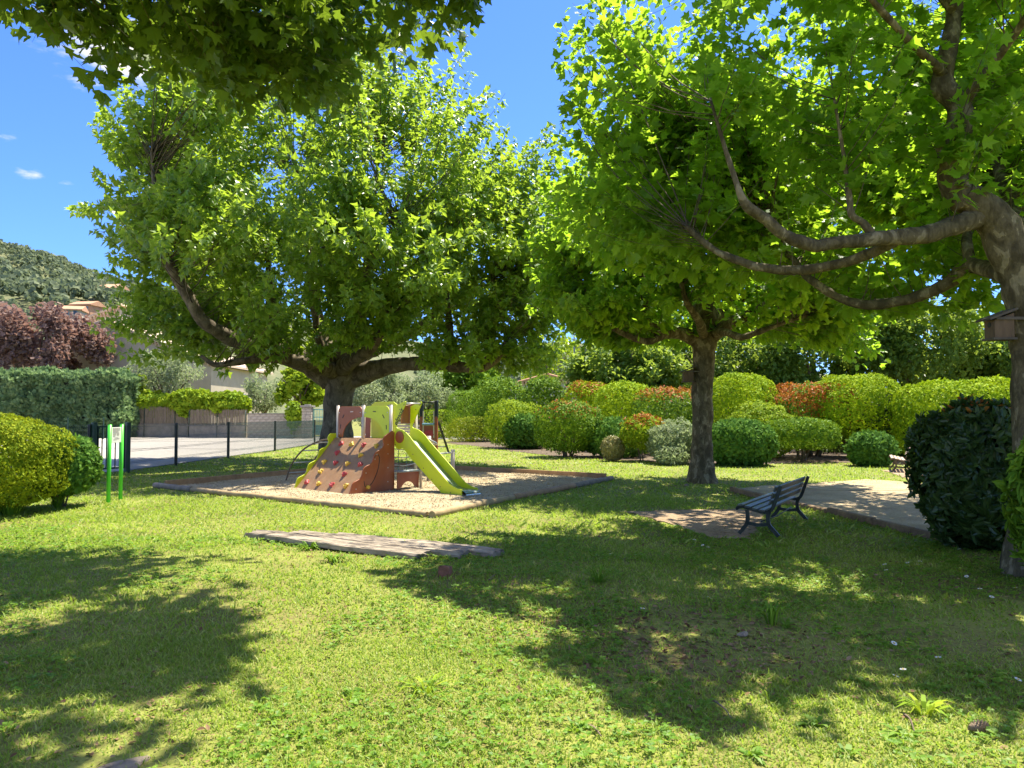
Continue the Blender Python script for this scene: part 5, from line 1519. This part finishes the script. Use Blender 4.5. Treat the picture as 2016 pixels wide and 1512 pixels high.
b2 = gd(1779, 931); d2 = Vector((-.42, -.91, 0)); l2 = b2 - d2 * 1.9
iron_bench('park_bench', 'faded wooden bench on bare earth beside the dark shrub', (l2.x, l2.y, .015), math.atan2(d2.y, d2.x), 1.9, M['oldslat'], M['rustiron'], .95)
def pale_bench():
    Y = 43.0
    x0, x1 = (757 - 1008) / FPX * Y, (830 - 1008) / FPX * Y
    root = empty('slatted_bench', (x0, Y, 0)); tag(root, 'pale slatted timber bench with dark cap behind the climbing frame', 'bench', 'park benches')
    L = x1 - x0
    for i in range(5):
        z = .62 + i * .165
        mb = MB(); mb.box((L / 2, .02 * i, z), (L, .04, .12), ch=.008); mb.build('back_slat', M['paleslat'], root)
    mb = MB(); mb.box((L / 2, .12, 1.42), (L + .06, .05, .14), ch=.01); mb.build('cap_board', M['kerbwood'], root)
    for i in range(3):
        mb = MB(); mb.box((L / 2, -.12 - i * .15, .48), (L, .13, .04), ch=.008); mb.build('seat_slat', M['paleslat'], root)
    for x in (.15, L - .15):
        mb = MB(); mb.box((x, .1, .72), (.08, .08, 1.44)); mb.box((x, -.4, .23), (.08, .08, .46)); mb.box((x, -.15, .43), (.06, .5, .06)); mb.build('leg', M['kerbwood'], root)
pale_bench()

# ------------------------------------------------------------------ timber round the play area
def log_between(name, label, a, b, r, mat, group=None, taper=.92, z=None, lift=0.0):
    a, b = Vector((a[0], a[1], 0)), Vector((b[0], b[1], 0))
    z0 = r * .72 + lift
    a.z = ghs(a.x, a.y) + z0; b.z = ghs(b.x, b.y) + z0
    rs = np.random.RandomState(int(abs(a.x * 100)) + 1)
    L = (b - a).length; n = max(int(L / .25), 4)
    pts, rad = [], []
    for i in range(n + 1):
        t = i / n
        pts.append((b - a) * t + Vector((rs.uniform(-.006, .006), rs.uniform(-.006, .006), rs.uniform(-.006, .006))))
        rad.append(r * (1 + (taper - 1) * t) * rs.uniform(.97, 1.03))
    rad = [rad[0] * .93] + rad + [rad[-1] * .93]
    dd = (b - a).normalized() * .015
    pts = [pts[0] - dd * .6] + pts + [pts[-1] + dd * .6]
    root = MB(); root.tube(pts, rad, 14)
    o = root.build(name, mat); o.location = a
    tag(o, label, 'log', group)
    return o
gl = 'timber edging of the play area'
def lp(a, b, t): return (a[0] + (b[0] - a[0]) * t, a[1] + (b[1] - a[1]) * t)
log_between('edging_log', 'short grey round log at the left corner of the play area', (PA[0] - .12, PA[1] + .09), lp(PA, PB, .16), .072, M['loggrey'], gl, .95)
log_between('edging_log', 'long tan round log along the front left of the chips', lp(PA, PB, .165), lp(PA, PB, .985), .062, M['log'], gl)
log_between('edging_log', 'bright tan log from the front corner of the chip bed', lp(PB, PC, .0), lp(PB, PC, .34), .072, M['log'], gl)
log_between('edging_log', 'middle brown log along the right side of the chips', lp(PB, PC, .345), lp(PB, PC, .70), .07, M['board'], gl, .97)
log_between('edging_log', 'grey far log ending at the right corner of the chips', lp(PB, PC, .705), lp(PB, PC, 1.0), .07, M['loggrey'], gl, .95)
def edge_board(label, a, b):
    o = MB(); A = Vector((a[0], a[1], 0)); B = Vector((b[0], b[1], 0)); dd = B - A
    o.bar((0, 0, .08), (dd.x, dd.y, .08), .05, .17, ch=.008)
    q = o.build('edging_board', M['board']); q.location = A; tag(q, label, 'board', gl)
edge_board('plain wooden board along the back left of the chips', lp(PA, PD, .02), lp(PA, PD, .98))
edge_board('plain wooden board along the back right of the chips', lp(PC, PD, .02), lp(PC, PD, .98))

# ------------------------------------------------------------------ weathered sleepers
def sleeper(label, a, b, wid, hgt, seed):
    A, B = Vector((a[0], a[1], 0)), Vector((b[0], b[1], 0))
    dd = (B - A); L = dd.length
    rs = np.random.RandomState(seed)
    prof = [(-.5, 0), (-.5, .7), (-.46, .95)] + [(-.42 + .84 * k / 13, 1.0) for k in range(14)] + [(.46, .95), (.5, .7), (.5, 0), (0, -.05)]
    n, m = 48, len(prof)
    v, f = [], []
    groove = rs.uniform(-.011, .004, m)
    slow = np.array([np.interp(np.arange(n + 1), np.linspace(0, n, 9), rs.uniform(-.010, .010, 9)) for _ in range(m)]).T
    coarse = np.interp(np.arange(n + 1), np.linspace(0, n, 6), rs.uniform(-.014, .014, 6))
    endx = np.interp(np.arange(m), np.linspace(0, m, 7), rs.uniform(-.03, .03, 7))
    for i in range(n + 1):
        x = L * i / n
        for j, (a_, b_) in enumerate(prof):
            e = endx[j] if i in (0, n) else 0
            t_ = min(i, n - i) / 4.0; rot = 1 - .10 * max(0, 1 - t_) * (b_ > .5)
            v.append((x + e, a_ * wid + coarse[i] + rs.uniform(-.002, .002), b_ * hgt * rot + ((groove[j] + slow[i, j]) + rs.uniform(-.0025, .0025) if b_ > .5 else 0)))
    for i in range(n):
        for j in range(m):
            f.append((i * m + j, (i + 1) * m + j, (i + 1) * m + (j + 1) % m, i * m + (j + 1) % m))
    f.append(tuple(range(m))); f.append(tuple(range(n * m, n * m + m))[::-1])
    mb = MB(); mb.add(v, f)
    o = mb.build('timber_sleeper', M['sleeper']); o.location = (A.x, A.y, ghs(A.x, A.y) + .01)
    slope = (ghs(B.x, B.y) - ghs(A.x, A.y)) / L
    o.rotation_euler = (0, -math.atan(slope), math.atan2(dd.y, dd.x))
    tag(o, label, 'timber', 'old sleepers lying on the lawn')
s1a, s1b = gd(480, 1061), gd(843, 1109)
al = (s1b - s1a).normalized(); pe = Vector((-al.y, al.x, 0))
s1a = s1a + pe * .17; s1b = s1b + pe * .17
sleeper('front weathered grey timber sleeper lying across the lawn', s1a, s1b - al * .2, .30, .08, 1)
sleeper('middle grey sleeper between the two others on the lawn', s1a + al * .42 + pe * .31, s1b + al * .16 + pe * .31, .27, .088, 2)
sleeper('rear grey sleeper reaching farthest right of the three', s1a + al * .95 + pe * .60, s1b + al * .48 + pe * .60, .26, .076, 3)

# ------------------------------------------------------------------ kerb timbers of the court
kp = [g2(1440, 968), g2(1530, 990), g2(1632, 1014), g2(1722, 1037), g2(1800, 1056), g2(1870, 1073)]
names = ['far timber kerb of the gravel court near the slim plane trunk', 'timber kerb passing behind the green bench', 'timber kerb just right of the green bench',
         'timber kerb midway between bench and dark shrub', 'timber kerb running under the dark leafy shrub']
for i in range(5):
    a, b = Vector((*kp[i], 0)), Vector((*kp[i + 1], 0)); dd = b - a
    o = MB(); n_ = dd.normalized() * .01
    o.bar(n_ + Vector((0, 0, .045)), dd - n_ + Vector((0, 0, .045)), .10, .13, ch=.018)
    q = o.build('kerb_timber', M['kerbwood']); q.location = (a.x, a.y, ghs(a.x, a.y)); tag(q, names[i], 'kerb', 'timber kerbs of the court')

# ------------------------------------------------------------------ sign
def sign():
    a, b = gd(213, 993), gd(231, 988)
    root = empty('notice_sign', a); tag(root, 'bright green two post notice sign with small white panel', 'sign')
    h = 1.52
    dd = b - a; dd = Vector((dd.x * 1.0, .55, 0)); rz = math.atan2(dd.y, dd.x); L = dd.length
    for p in (Vector((0, 0, 0)), dd):
        mb = MB(); mb.tube([p + Vector((0, 0, -.1)), p + Vector((0, 0, h))], .037, 16); mb.tube([p + Vector((0, 0, h)), p + Vector((0, 0, h + .012))], .035, 16); mb.build('post', M['signgreen'], root)
    mb = MB(); mb.box((dd.x / 2, dd.y / 2, h - .20), (L - .08, .02, .30), rz, ch=.004); pn = mb.build('panel', M['signwhite'], root)
    nrm = Vector((dd.y, -dd.x, 0)).normalized() * .0125
    rnd = random.Random(8)
    dn = dd.normalized(); c = dd / 2
    for (x0, x1, z, t) in ((-.2, .2, .16, .05), (-.19, .12, .095, .016), (-.19, .16, .065, .012), (-.18, -.02, .02, .03), (.03, .16, .02, .045), (-.18, -.06, -.03, .02), (-.1, .1, -.08, .012), (.05, .17, -.10, .02), (-.15, .02, -.125, .012)):
        q = MB(); e = min(L / 2 - .08, .25) / .25
        a_ = c + dn * (x0 * e) + nrm; b_ = c + dn * (x1 * e) + nrm
        q.bar(a_ + Vector((0, 0, h - .20 + z * .7)), b_ + Vector((0, 0, h - .20 + z * .7)), .002, t); q.build('print_line', M['print'], pn)
sign()

# ------------------------------------------------------------------ nest boxes
def nest(label, px0, px1, yt, yb, Y, strap_to):
    k = Y / FPX
    c = at((px0 + px1) / 2, (yt + yb) / 2, Y)
    w, h = (px1 - px0) * k, (yb - yt) * k
    root = empty('nest_box', c); tag(root, label, 'nest box', 'nest boxes on the plane trees')
    dp = w * .8
    mb = MB()
    mb.prism([(-w / 2, -h / 2), (w / 2, -h / 2), (w / 2, h * .42), (-w / 2, h * .18)], (0, -dp / 2, 0), (1, 0, 0), (0, 0, 1), .02); mb.build('side_board', M['nestwood'], root)
    mb = MB(); mb.prism([(-w / 2, -h / 2), (w / 2, -h / 2), (w / 2, h * .42), (-w / 2, h * .18)], (0, dp / 2, 0), (1, 0, 0), (0, 0, 1), .02); mb.build('side_board', M['nestwood'], root)
    mb = MB(); mb.box((-w / 2 + .01, 0, -h * .16), (.02, dp - .022, h * .68)); mb.build('front_board', M['nestwood'], root)
    mb = MB(); mb.box((w / 2 - .01, 0, -h * .04), (.02, dp - .022, h * .92)); mb.build('back_board', M['nestdark'], root)
    mb = MB(); mb.box((0, 0, -h / 2 - .012), (w + .05, dp + .04, .022)); mb.build('floor_board', M['nestdark'], root)
    mb = MB(); mb.bar((-w / 2 - .07, 0, h * .18 + .0), (w / 2 + .02, 0, h * .42 + .045), dp + .1, .022); mb.build('roof_board', M['nestdark'], root)
    mb = MB(); mb.bar((-w * .45, -dp / 2 - .02, h * .22), (strap_to * k, -dp / 2 - .02, h * .22), .012, .03); mb.build('strap', M['nestdark'], root)
    mb = MB(); mb.tube([(-w / 2 - .002, 0, 0), (-w / 2 - .006, 0, 0)], .03, 12); mb.build('entrance_hole', M['black'], root)
nest('brown wooden nest box on the trunk at the right edge', 1948, 1986, 614, 666, YR - .05, 85)
nest('small dark nest box on the slim middle plane trunk', 1345, 1363, 724, 751, YM - .1, 36)
# ------------------------------------------------------------------ lawn
NOGRASS = [PLAY, COURT, ROAD, BED, BENCHDIRT, BDIRT2]
def density(x, y):
    """how thickly grass grows"""
    p = np.stack([x, y, x * 0], 1)
    d = .62 + 1.1 * (vnoise(p, .9, 21) - .42) + .6 * (vnoise(p, 3.2, 22) - .5)
    for (px, py, r, s) in ((560, 1085, .9, .6), (640, 1100, .9, .7), (860, 1130, .6, .6), (1130, 1210, 1.1, .8), (1300, 1265, .8, 1.0), (1480, 1280, .6, .8), (1850, 1170, 1.0, .6), (1700, 1250, .9, .6), (1950, 1250, .9, .7),
                           (150, 1400, .5, .6), (300, 1380, .35, .7), (230, 1505, .35, 1.0), (60, 1360, .5, .6), (1960, 1100, .9, .9), (1750, 1130, .6, .5), (700, 965, .3, .3), (1230, 880, 2, .3), (1600, 1060, .8, .5)):
        c = gd(px, py)
        g = np.exp(-(((x - c.x) / r) ** 2 + ((y - c.y) / (r * .8)) ** 2))
        d = d - s * .5 * g
    d = np.maximum(d, .14)
    for q in NOGRASS:
        d[inpoly(x, y, q)] = -1
    return d

def make_grass():
    rs = np.random.RandomState(77)
    VV, FF, base = [], [], 0
    bands = [(2.6, 6.0, 4600, .0040, .031, 3), (6.0, 10.0, 1800, .0060, .034, 3), (10, 16, 700, .0100, .045, 2), (16, 26, 270, .017, .05, 1), (26, 44, 90, .030, .055, 1)]
    for (y0, y1, dens, wd, ht, seg) in bands:
        area = .76 * (y1 ** 2 - y0 ** 2) + 2 * (y1 - y0)
        n = int(area * dens)
        y = np.sqrt(rs.uniform(y0 ** 2, y1 ** 2, n)); x = rs.uniform(-1, 1, n) * (.76 * y + 1)
        dv = density(x, y)
        k = rs.rand(n) < np.clip(dv * 1.25, 0, 1)
        x, y, dv = x[k], y[k], dv[k]; n = len(x)
        z = gh(x, y) - .004
        p = np.stack([x, y, x * 0], 1)
        h = .85 * ht * rs.uniform(.45, 1.35, n) * (.65 + .8 * vnoise(p, 1.3, 31)) * np.where(rs.rand(n) < .03, 1.9, 1)
        a = rs.uniform(0, 6.283, n); lean = rs.uniform(.4, 1.7, n) * h
        dx, dy = np.cos(a) * lean, np.sin(a) * lean
        b = a + 1.57 + rs.uniform(-.6, .6, n); w = wd * rs.uniform(.6, 1.4, n)
        sx, sy = np.cos(b) * w, np.sin(b) * w
        B = np.stack([x, y, z], 1); Sd = np.stack([sx, sy, sx * 0], 1)
        tip = B + np.stack([dx, dy, h], 1)
        midp = B + np.stack([dx * .38, dy * .38, h * .62], 1)
        if seg == 3:
            v = np.stack([B - Sd, B + Sd, midp + Sd * .8, midp - Sd * .8, tip], 1).reshape(-1, 3)
            f = np.array([[0, 1, 2], [0, 2, 3], [3, 2, 4]]); kk = 5
        elif seg == 2:
            v = np.stack([B - Sd, B + Sd, midp + Sd * .8, tip], 1).reshape(-1, 3)
            f = np.array([[0, 1, 2], [0, 2, 3]]); kk = 4
        else:
            v = np.stack([B - Sd, B + Sd, tip], 1).reshape(-1, 3); f = np.array([[0, 1, 2]]); kk = 3
        VV.append(v); FF.append((f[None] + (np.arange(n) * kk)[:, None, None]).reshape(-1, 3) + base); base += len(v)
    o = link('grass', np_mesh('grass', np.concatenate(VV), np.concatenate(FF)), None, M['grass'])
    tag(o, 'short green and yellowing grass blades of the lawn', 'grass', kind='stuff')
make_grass()

def make_clover():
    rs = np.random.RandomState(78)
    n = 30000
    y = np.sqrt(rs.uniform(2.8 ** 2, 12 ** 2, n) ** 1.0); x = rs.uniform(-1, 1, n) * (.76 * y + 1)
    p = np.stack([x, y, x * 0], 1)
    k = (vnoise(p, .8, 41) + .35 * (vnoise(p, 3, 42) - .5) > .50) & (density(x, y) > .05)
    x, y = x[k], y[k]; n = len(x)
    z = gh(x, y) + rs.uniform(.012, .045, n)
    C = np.stack([x, y, z], 1)
    P = np.repeat(C, 3, 0); a = np.repeat(rs.uniform(0, 6.28, n), 3) + np.tile([0, 2.09, 4.19], n)
    ax = np.stack([np.cos(a), np.sin(a), rs.uniform(-.25, .45, 3 * n)], 1); nr = unit(np.array([[0, 0, 1.0]]) + rs.randn(3 * n, 3) * .3)
    S = np.repeat(rs.uniform(.014, .030, n), 3) * (1 + .02 * P[:, 1])
    Vv, Ff, _ = leaves(P, ax, nr, S * 1.1, 'round', 1.5)
    o = link('clover', np_mesh('clover', Vv, Ff), None, M['clover']); tag(o, 'low clover leaves scattered through the grass', 'clover', kind='stuff')
make_clover()

def make_chips():
    rs = np.random.RandomState(79)
    n = 42000
    u, v = rs.rand(n), rs.rand(n)
    A, B, D_ = np.array(PA), np.array(PB), np.array(PD)
    q = A + u[:, None] * (B - A) + v[:, None] * (D_ - A)
    p3 = np.stack([q[:, 0], q[:, 1], u * 0], 1)
    z = .030 + .09 * (.6 + .8 * (vnoise(p3, .8, 5) - .5)) * np.clip(np.minimum(np.minimum(u, 1 - u) * 8.8, np.minimum(v, 1 - v) * 8.5), 0, 1) + .035 * (vnoise(p3, 2.6, 6) - .5)
    P = np.stack([q[:, 0], q[:, 1], z + .006], 1)
    ax = unit(rs.randn(n, 3) * np.array([1, 1, .3])); nr = unit(np.array([[0, 0, 1.0]]) + rs.randn(n, 3) * .5)
    Vv, Ff, _ = leaves(P, ax, nr, rs.uniform(.014, .038, n), 'round', 1.0)
    o = link('wood_chips', np_mesh('wood_chips', Vv, Ff), None, M['chip']); tag(o, 'loose pale wood chips filling the play area', 'wood chips', kind='stuff')
make_chips()

def make_litter():
    rs = np.random.RandomState(80)
    cen = [(1300, 1265, 1.0, 700), (1130, 1215, .9, 400), (1480, 1280, .9, 400), (1850, 1160, 1.2, 240), (1950, 1110, .8, 260), (600, 1090, .8, 140), (300, 1385, .5, 60), (1560, 1050, .8, 140), (1700, 1300, .8, 120), (1000, 1180, .8, 80), (250, 1450, .7, 90)]
    P = []
    for px, py, r, n in cen:
        c = gd(px, py); q = rs.randn(n, 2) * r * .6
        P.append(np.stack([c.x + q[:, 0], c.y + q[:, 1]], 1))
    n = 500; y = np.sqrt(rs.uniform(9, 120, n)); P.append(np.stack([rs.uniform(-1, 1, n) * .7 * y, y], 1))
    # under the shrubs of the bed
    n = 2600; bx = np.stack([rs.uniform(-3, 18, n), rs.uniform(26, 42, n)], 1); bx = bx[inpoly(bx[:, 0], bx[:, 1], BED)]; nb = len(bx); P.append(bx)
    P = np.concatenate(P); n = len(P)
    z = gh(P[:, 0], P[:, 1]) + rs.uniform(.006, .022, n); z[-nb:] += .012
    P3 = np.column_stack([P, z])
    S = rs.uniform(.018, .055, n); S[-nb:] *= 2.6
    Vv, Ff, _ = leaves(P3, unit(rs.randn(n, 3) * np.array([1, 1, .2])), unit(np.array([[0, 0, 1.0]]) + rs.randn(n, 3) * .35), S, 'oval', 1.3)
    o = link('leaf_litter', np_mesh('leaf_litter', Vv, Ff), None, M['litter']); tag(o, 'dry brown leaves and bark bits on bare ground', 'leaf litter', kind='stuff')
make_litter()

# tufts and rosettes of weeds
def tuft(label, px, py, h, n, seed, wid=.012, spread=.16, mat='green', name='grass_tuft', cat='plant', group=None, Y=None):
    c = gd(px, py)
    rs = np.random.RandomState(seed)
    v, f = [], []
    for i in range(n):
        a = rs.uniform(0, 6.28); r = rs.uniform(0, spread * .4); hh = h * rs.uniform(.5, 1.15); l = spread * rs.uniform(.4, 1.5)
        b = Vector((math.cos(a) * r, math.sin(a) * r, -.01)); o = Vector((math.cos(a), math.sin(a), 0)); s = Vector((-o.y, o.x, 0)) * wid * rs.uniform(.6, 1.3)
        p1 = b + o * l * .3 + Vector((0, 0, hh * .75)); p2 = b + o * l * .7 + Vector((0, 0, hh)); p3 = b + o * l * 1.15 + Vector((0, 0, hh * rs.uniform(.55, .9)))
        k = len(v)
        v += [b - s * .6, b + s * .6, p1 - s, p1 + s, p2 - s * .8, p2 + s * .8, p3]
        f += [(k, k + 1, k + 3), (k, k + 3, k + 2), (k + 2, k + 3, k + 5), (k + 2, k + 5, k + 4), (k + 4, k + 5, k + 6)]
    o = link(name, np_mesh(name, np.array([tuple(q) for q in v]), np.array(f)), None, M[mat]); o.location = (c.x, c.y, ghs(c.x, c.y))
    tag(o, label, cat, group)
tuft('arching long grass tuft at the foot of the box shrub', 20, 1015, .42, 150, 1, .010, .40)
tuft('small long grass tuft under the juniper shrub', 112, 1002, .26, 60, 2, .009, .2)
tuft('tall broad leafed weed tuft in the shaded grass', 1520, 1232, .17, 26, 3, .012, .12)
tuft('long grass tuft left of the weed in shade', 1180, 1150, .16, 40, 4, .006, .14)
tuft('pale grass tuft on the sunny lawn in front', 840, 1360, .09, 24, 5, .006, .14, 'yellowgreen')
tuft('low leafy weed beside the timber sleepers', 610, 1080, .11, 40, 6, .012, .14)
tuft('leafy weed growing in front of the sleepers', 655, 1110, .10, 40, 7, .012, .16)
tuft('small weed at the right hand lower corner in sun', 1820, 1400, .09, 20, 8, .012, .12, 'yellowgreen')
rs = np.random.RandomState(90)
for i in range(26):
    px, py = [(1560, 1245), (1420, 1250), (1650, 1240), (1700, 1330), (1540, 1380), (1620, 1420), (1250, 1330), (1180, 1300), (980, 1280), (700, 1360), (1480, 1480), (1120, 1430), (900, 1460), (600, 1440), (1300, 1440), (1750, 1280),
              (1850, 1350), (1380, 1390), (820, 1230), (500, 1200), (1960, 1330), (1780, 1440), (350, 1160), (1090, 1360), (1000, 1380), (1660, 1480)][i]
    tuft('flat leafy weed rosette in the lawn', px + rs.uniform(-15, 15), py + rs.uniform(-10, 10), rs.uniform(.02, .05), int(rs.uniform(9, 18)), 100 + i, .013, rs.uniform(.05, .09), 'clover', 'weed_rosette', 'weed', 'weed rosettes in the lawn')

# daisies
def daisy():
    root = empty('daisy'); tag(root, 'small white daisy in the shaded grass', 'daisy', 'daisies in the lawn')
    mb = MB(); n = 10
    for i in range(n):
        a = 6.283 * i / n; o = Vector((math.cos(a), math.sin(a), 0)); s = Vector((-o.y, o.x, 0)) * .0035
        mb.add([o * .004, o * .013 - s + Vector((0, 0, .001)), o * .017 + Vector((0, 0, .002)), o * .013 + s + Vector((0, 0, .001))], [(0, 1, 2, 3)])
    mb.build('petals', M['petal'], root).location = (0, 0, .045)
    mb = MB(); mb.tube([(0, 0, .0445), (0, 0, .049)], [.0055, .003], 8); mb.build('eye', M['daisyeye'], root)
    mb = MB(); mb.tube([(0, 0, -.01), (.002, .001, .045)], .0012, 4); mb.build('stalk', M['clover'], root)
    return root
d0 = daisy()
spots = [(1662, 1120), (1745, 1122), (1790, 1118), (1812, 1116), (1808, 1122), (1748, 1136), (1892, 1094), (1950, 1185), (2003, 1167), (1905, 1144), (1394, 1085), (1386, 1080), (1366, 1070), (1206, 1102), (1390, 1190), (1754, 1277), (1780, 1331), (1757, 1342),
         (1850, 1308), (1996, 1350), (1265, 1215), (238, 1272), (660, 1085), (1930, 1170), (712, 1130), (1070, 1150)]
for i, (px, py) in enumerate(spots):
    o = d0 if i == 0 else copy_tree(d0)
    c = gd(px, py); o.location = (c.x, c.y, ghs(c.x, c.y)); o.rotation_euler = (rs.uniform(-.5, .2), rs.uniform(-.3, .3), rs.uniform(0, 6))
    s = 1.35; o.scale = (s, s, s)

# odds and ends on the ground
def rock(name, label, px, py, size, mat, seed, cat, box=False, lift=.4):
    c = gd(px, py); r_ = random.Random(seed)
    bm = bmesh.new()
    if box:
        bmesh.ops.create_cube(bm, size=1.0); bmesh.ops.bevel(bm, geom=bm.edges[:], offset=.08, segments=2, affect='EDGES')
    else:
        bmesh.ops.create_icosphere(bm, subdivisions=3, radius=.5)
    for v in bm.verts:
        n_ = 1 + .22 * math.sin(v.co.x * 5 + seed) * math.cos(v.co.y * 6 + seed) + r_.uniform(-.05, .05)
        v.co = Vector((v.co.x * size[0] * n_, v.co.y * size[1] * n_, v.co.z * size[2] * n_))
    me = bpy.data.meshes.new(name); bm.to_mesh(me); bm.free()
    o = link(name, me, None, mat); o.location = (c.x, c.y, ghs(c.x, c.y) + size[2] * lift); o.rotation_euler = (0, 0, r_.uniform(0, 3)); tag(o, label, cat)
rock('brick_piece', 'broken reddish brick piece right of the sleeper ends', 879, 1134, (.13, .11, .12), M['brick'], 3, 'brick', True)
rock('stone', 'flat pale stone half sunk in the lawn at bottom left', 228, 1512, (.30, .16, .03), M['pebble'], 5, 'stone', False, .1)
rock('stone', 'small brown stone on the bare patch in shade', 1463, 1252, (.10, .07, .04), M['pebble'], 7, 'stone')
rock('stone', 'round pebble at the foot of the slim plane trunk', 1351, 958, (.12, .10, .08), M['pebble'], 8, 'stone')
def cone():
    c = gd(1925, 1437)
    root = empty('pine_cone', (c.x, c.y, ghs(c.x, c.y) + .03), .25); tag(root, 'fallen pine cone on the sunny grass at lower right', 'pine cone')
    mb = MB(); mb.tube([(-.055, 0, 0), (-.03, 0, 0), (0, 0, 0), (.03, 0, 0), (.06, 0, 0)], [.012, .022, .024, .019, .006], 10); core = mb.build('core', M['cone'], root)
    s_ = MB(); k = 0
    for i in range(9):
        x = -.05 + i * .0125; r = .03 * math.sin(math.pi * (i + 1.5) / 11)
        for j in range(9):
            a = 6.283 * (j + .5 * (i % 2)) / 9; o = Vector((0, math.cos(a), math.sin(a))); t = Vector((0, -o.z, o.y))
            b = Vector((x, 0, 0))
            s_.add([b + o * r * .6 - t * .007, b + o * r * .6 + t * .007, b + o * (r + .006) + t * .005 + Vector((.009, 0, 0)), b + o * (r + .008) + Vector((.013, 0, 0)), b + o * (r + .006) - t * .005 + Vector((.009, 0, 0))], [(0, 1, 2, 3, 4)])
    q = s_.build('scales', M['cone'], root); tag(q, kind='stuff')
cone()
def stick(label, pts, r):
    w = [gd(a, b) for a, b in pts]; mb = MB()
    q = spline([(p.x - w[0].x, p.y - w[0].y, ghs(p.x, p.y) + .015 + .012 * (i % 2)) for i, p in enumerate(w)], 4)
    mb.tube([Vector(a) for a in q], np.linspace(r, r * .4, len(q)), 6); o = mb.build('fallen_twig', M['stem']); o.location = (w[0].x, w[0].y, 0); tag(o, label, 'twig', 'twigs on the lawn')
stick('thin pale twig lying right of the sleepers', [(962, 1145), (975, 1137), (992, 1128)], .006)
stick('fallen twig on sunny lawn at lower centre', [(1160, 1430), (1172, 1440), (1184, 1452)], .009)
stick('fallen twig beside the shadow edge in front', [(1400, 1372), (1425, 1395), (1440, 1412)], .007)
stick('short twig in the weeds at lower right', [(1780, 1405), (1792, 1420), (1800, 1440)], .008)
stick('curved twig lying under the right tree', [(1755, 1190), (1760, 1205), (1758, 1222)], .006)
